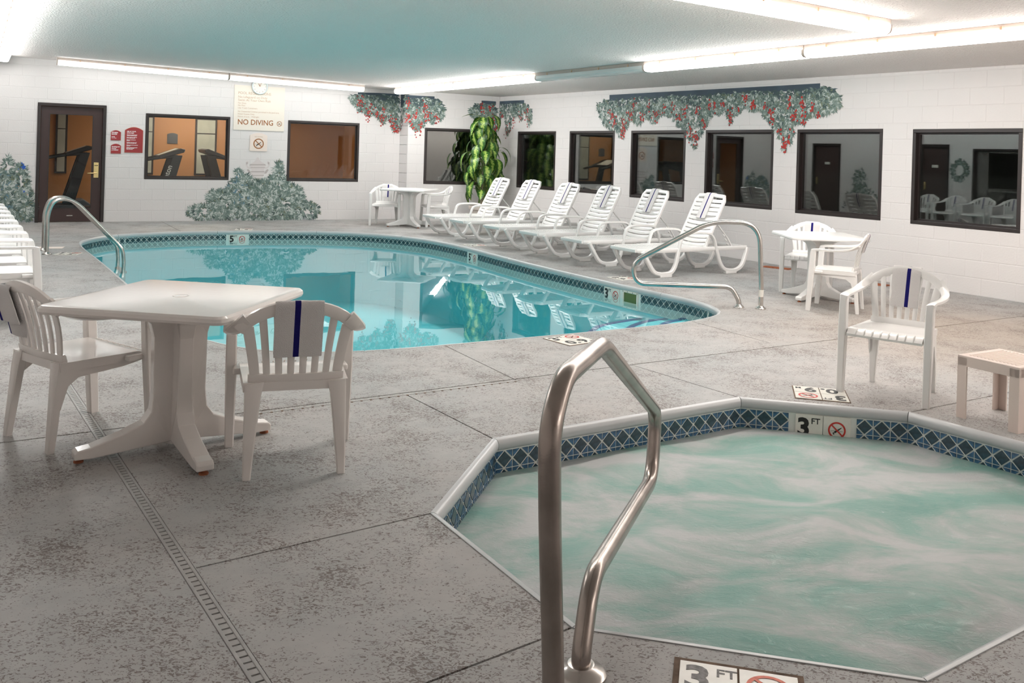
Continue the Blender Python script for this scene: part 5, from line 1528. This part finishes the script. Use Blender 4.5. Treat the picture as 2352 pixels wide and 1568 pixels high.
for b, y, s_ in (('USE AT YOUR', .325, .058), ('OWN RISK', .262, .058), ('Consult your physician before', .195, .034), ('starting an exercise program', .163, .034), ('Persons using this equipment', .098, .034), ('do so at their own risk', .066, .034),
                 ('Report any malfunction at', .0, .034), ('the desk', -.032, .034), ('The fitness room may not be', -.102, .034), ('supervised; use proper care', -.134, .034), ('This area may not be supervised', -.205, .034), ('at all times', -.237, .034), ('Children must be accompanied', -.302, .034), ('by an adult at all times', -.334, .034), ('while in the room', -.366, .034)):
    text(b, s_ * h, M_INKW, t, T(-.40 * w, y * h), fat=.0010, xs=.92)
a, z = WB.px(596, 199)
ck = thing('wall_clock', 'round white wall clock at the top of the pool regulations sign', 'clock', M=WB.fr(a, z, .018))
G().lathe([(.150, 0), (.158, .01), (.158, .032), (.150, .04), (.138, .036), (.138, .02), (0, .02)], n=36).build('case', mat('pale_clock_rim', (.66, .74, .76), .3), ck)
G().lathe([(.137, .0205), (.137, .022), (0, .022)], n=32).build('dial', M_SIGNT, ck)
g = G()
for k in range(12):
    q = k * PI / 6; g.box((.115 * math.sin(q), .115 * math.cos(q), .0235), (.006, .022, .002), M=Matrix.Rotation(-q, 3, 'Z'))
g.build('hour_mark', M_GREYINK, ck, smooth=False)
for nm, ang, L_, w_ in (('hour_hand', -25, .065, .012), ('minute_hand', 20, .10, .008)):
    q = R(ang); G().box((L_ / 2 * math.sin(q), L_ / 2 * math.cos(q), .0255), (w_, L_, .002), M=Matrix.Rotation(-q, 3, 'Z')).build(nm, M_INKB, ck, smooth=False)

# ------------------------------------------------------------------ fitness room
def make_treadmill(label, s, depth, yaw):
    M = WB.fr(s, 0.05, -depth) @ Matrix.Rotation(-PI / 2, 4, 'X') @ Matrix.Rotation(yaw, 4, 'Z')
    t = thing('treadmill', label, 'treadmill', M=M, group='treadmills in the fitness room')
    G().box((-.55, 0, .10), (1.75, .72, .14)).build('deck', M_GYMG, t, smooth=False, bevel=.02)
    G().box((-.60, 0, .175), (1.45, .48, .012)).build('belt', M_GYM, t, smooth=False)
    G().prism([(.10, .03), (.46, .03), (.46, .16), (.30, .27), (.10, .27)], lambda x, y, z: V3((x, z, y)), -.36, .36).build('motor_hood', M_GYMG, t, smooth=False, bevel=.02)
    for sd in (-1, 1):
        u = G().prism([(.02, .20), (.24, .20), (-.06, 1.22), (-.24, 1.22)], lambda x, y, z: V3((-x * 1.0 + .15, sd * (.36 + z), y)), -.035, .035).build('upright', M_GYM, t, smooth=False, bevel=.012)
        G().bar([((.30, sd * .36, 1.20), (0, .03, 0), (0, 0, .03)), ((-.02, sd * .36, 1.17), (0, .03, 0), (0, 0, .03)), ((-.38, sd * .36, 1.10), (0, .028, 0), (0, 0, .026))]).build('handlebar', M_GYM, t)
    cs = G().prism([(-.04, 1.14), (.42, 1.28), (.44, 1.34), (.36, 1.36), (-.06, 1.20)], lambda x, y, z: V3((x, z, y)), -.42, .42).build('console', M_GYM, t, smooth=False, bevel=.015)
    G().prism([(-.03, 1.212), (.33, 1.352), (.33, 1.356), (-.03, 1.216)], lambda x, y, z: V3((x, z, y)), -.22, .22).build('display', M_GYMW, cs, smooth=False)
    return t
w1 = WIN_B[0]
tm = make_treadmill('black treadmill with Quinton lettering behind the first fitness window', WB.px(380, 400)[0], .95, R(0))
text('Quinton', .14, M_GYMW, tm, Matrix.Translation((.02, -.40, .56)) @ Matrix.Rotation(PI / 2, 4, 'X') @ Matrix.Rotation(R(73), 4, 'Z'), name='lettering', fat=.002)
make_treadmill('black treadmill behind the glass of the brown door', WB.px(165, 400)[0], 1.9, R(0))
make_treadmill('black treadmill half hidden at the edge of the first fitness window', WB.px(552, 400)[0], 1.9, R(180))
# tall shaded windows of the fitness room
for i, (xa, xb) in enumerate(((346, 368), (484, 512), (514, 528), (112, 130))):
    a0, a1 = WB.px(xa, 330)[0], WB.px(xb, 330)[0]; k = 1 + .12
    ms = (a0 + a1) / 2 + (.25 if i else .2); wv = (a1 - a0) * 1.15
    t = thing('window_%d' % (20 + i), 'tall shaded window in the fitness room', None, M=WB.fr(ms, 1.45, -GYM_D + .01), kind='structure')
    G().box((0, 0, 0), (wv + .08, 1.3, .04)).build('frame', M_FRAME, t, smooth=False)
    G().box((0, 0, .022), (wv, 1.22, .01)).build('shade', M_SHADE, t, smooth=False)
    G().box((0, .30, .03), (wv, .02, .012)).build('shade_rail', M_FRAME, t, smooth=False)
t = thing('gym_sign', 'small dark arched sign on the orange fitness room wall', 'sign', M=WB.fr(WB.px(424, 322)[0] + .2, 1.62, -GYM_D + .005))
G().prism(arch_poly(.22, .24, .03), lambda x, y, z: V3((x, y, z)), 0, .012).build('panel', M_GYMG, t, smooth=False)
# weight frame behind the second window
s0 = WB.px(700, 350)[0]
t = thing('exercise_frame', 'dark steel exercise frame behind the second fitness window', 'exercise machine', M=WB.fr(s0 + .1, 0.05, -2.7))
for a, b_ in (((-.35, 0, 0), (-.35, 2.0, 0)), ((-.35, 2.0, 0), (.15, 1.15, 0)), ((-.35, 1.15, 0), (.15, 1.15, 0)), ((.15, 1.15, 0), (.12, .9, 0)), ((-.1, 0, 0), (-.1, 1.1, 0)), ((-.35, .9, 0), (.12, .9, 0)), ((-.6, .03, 0), (.6, .03, 0))):
    G().tube([a, b_], .025, 8).build('bar', M_GYMG, t)
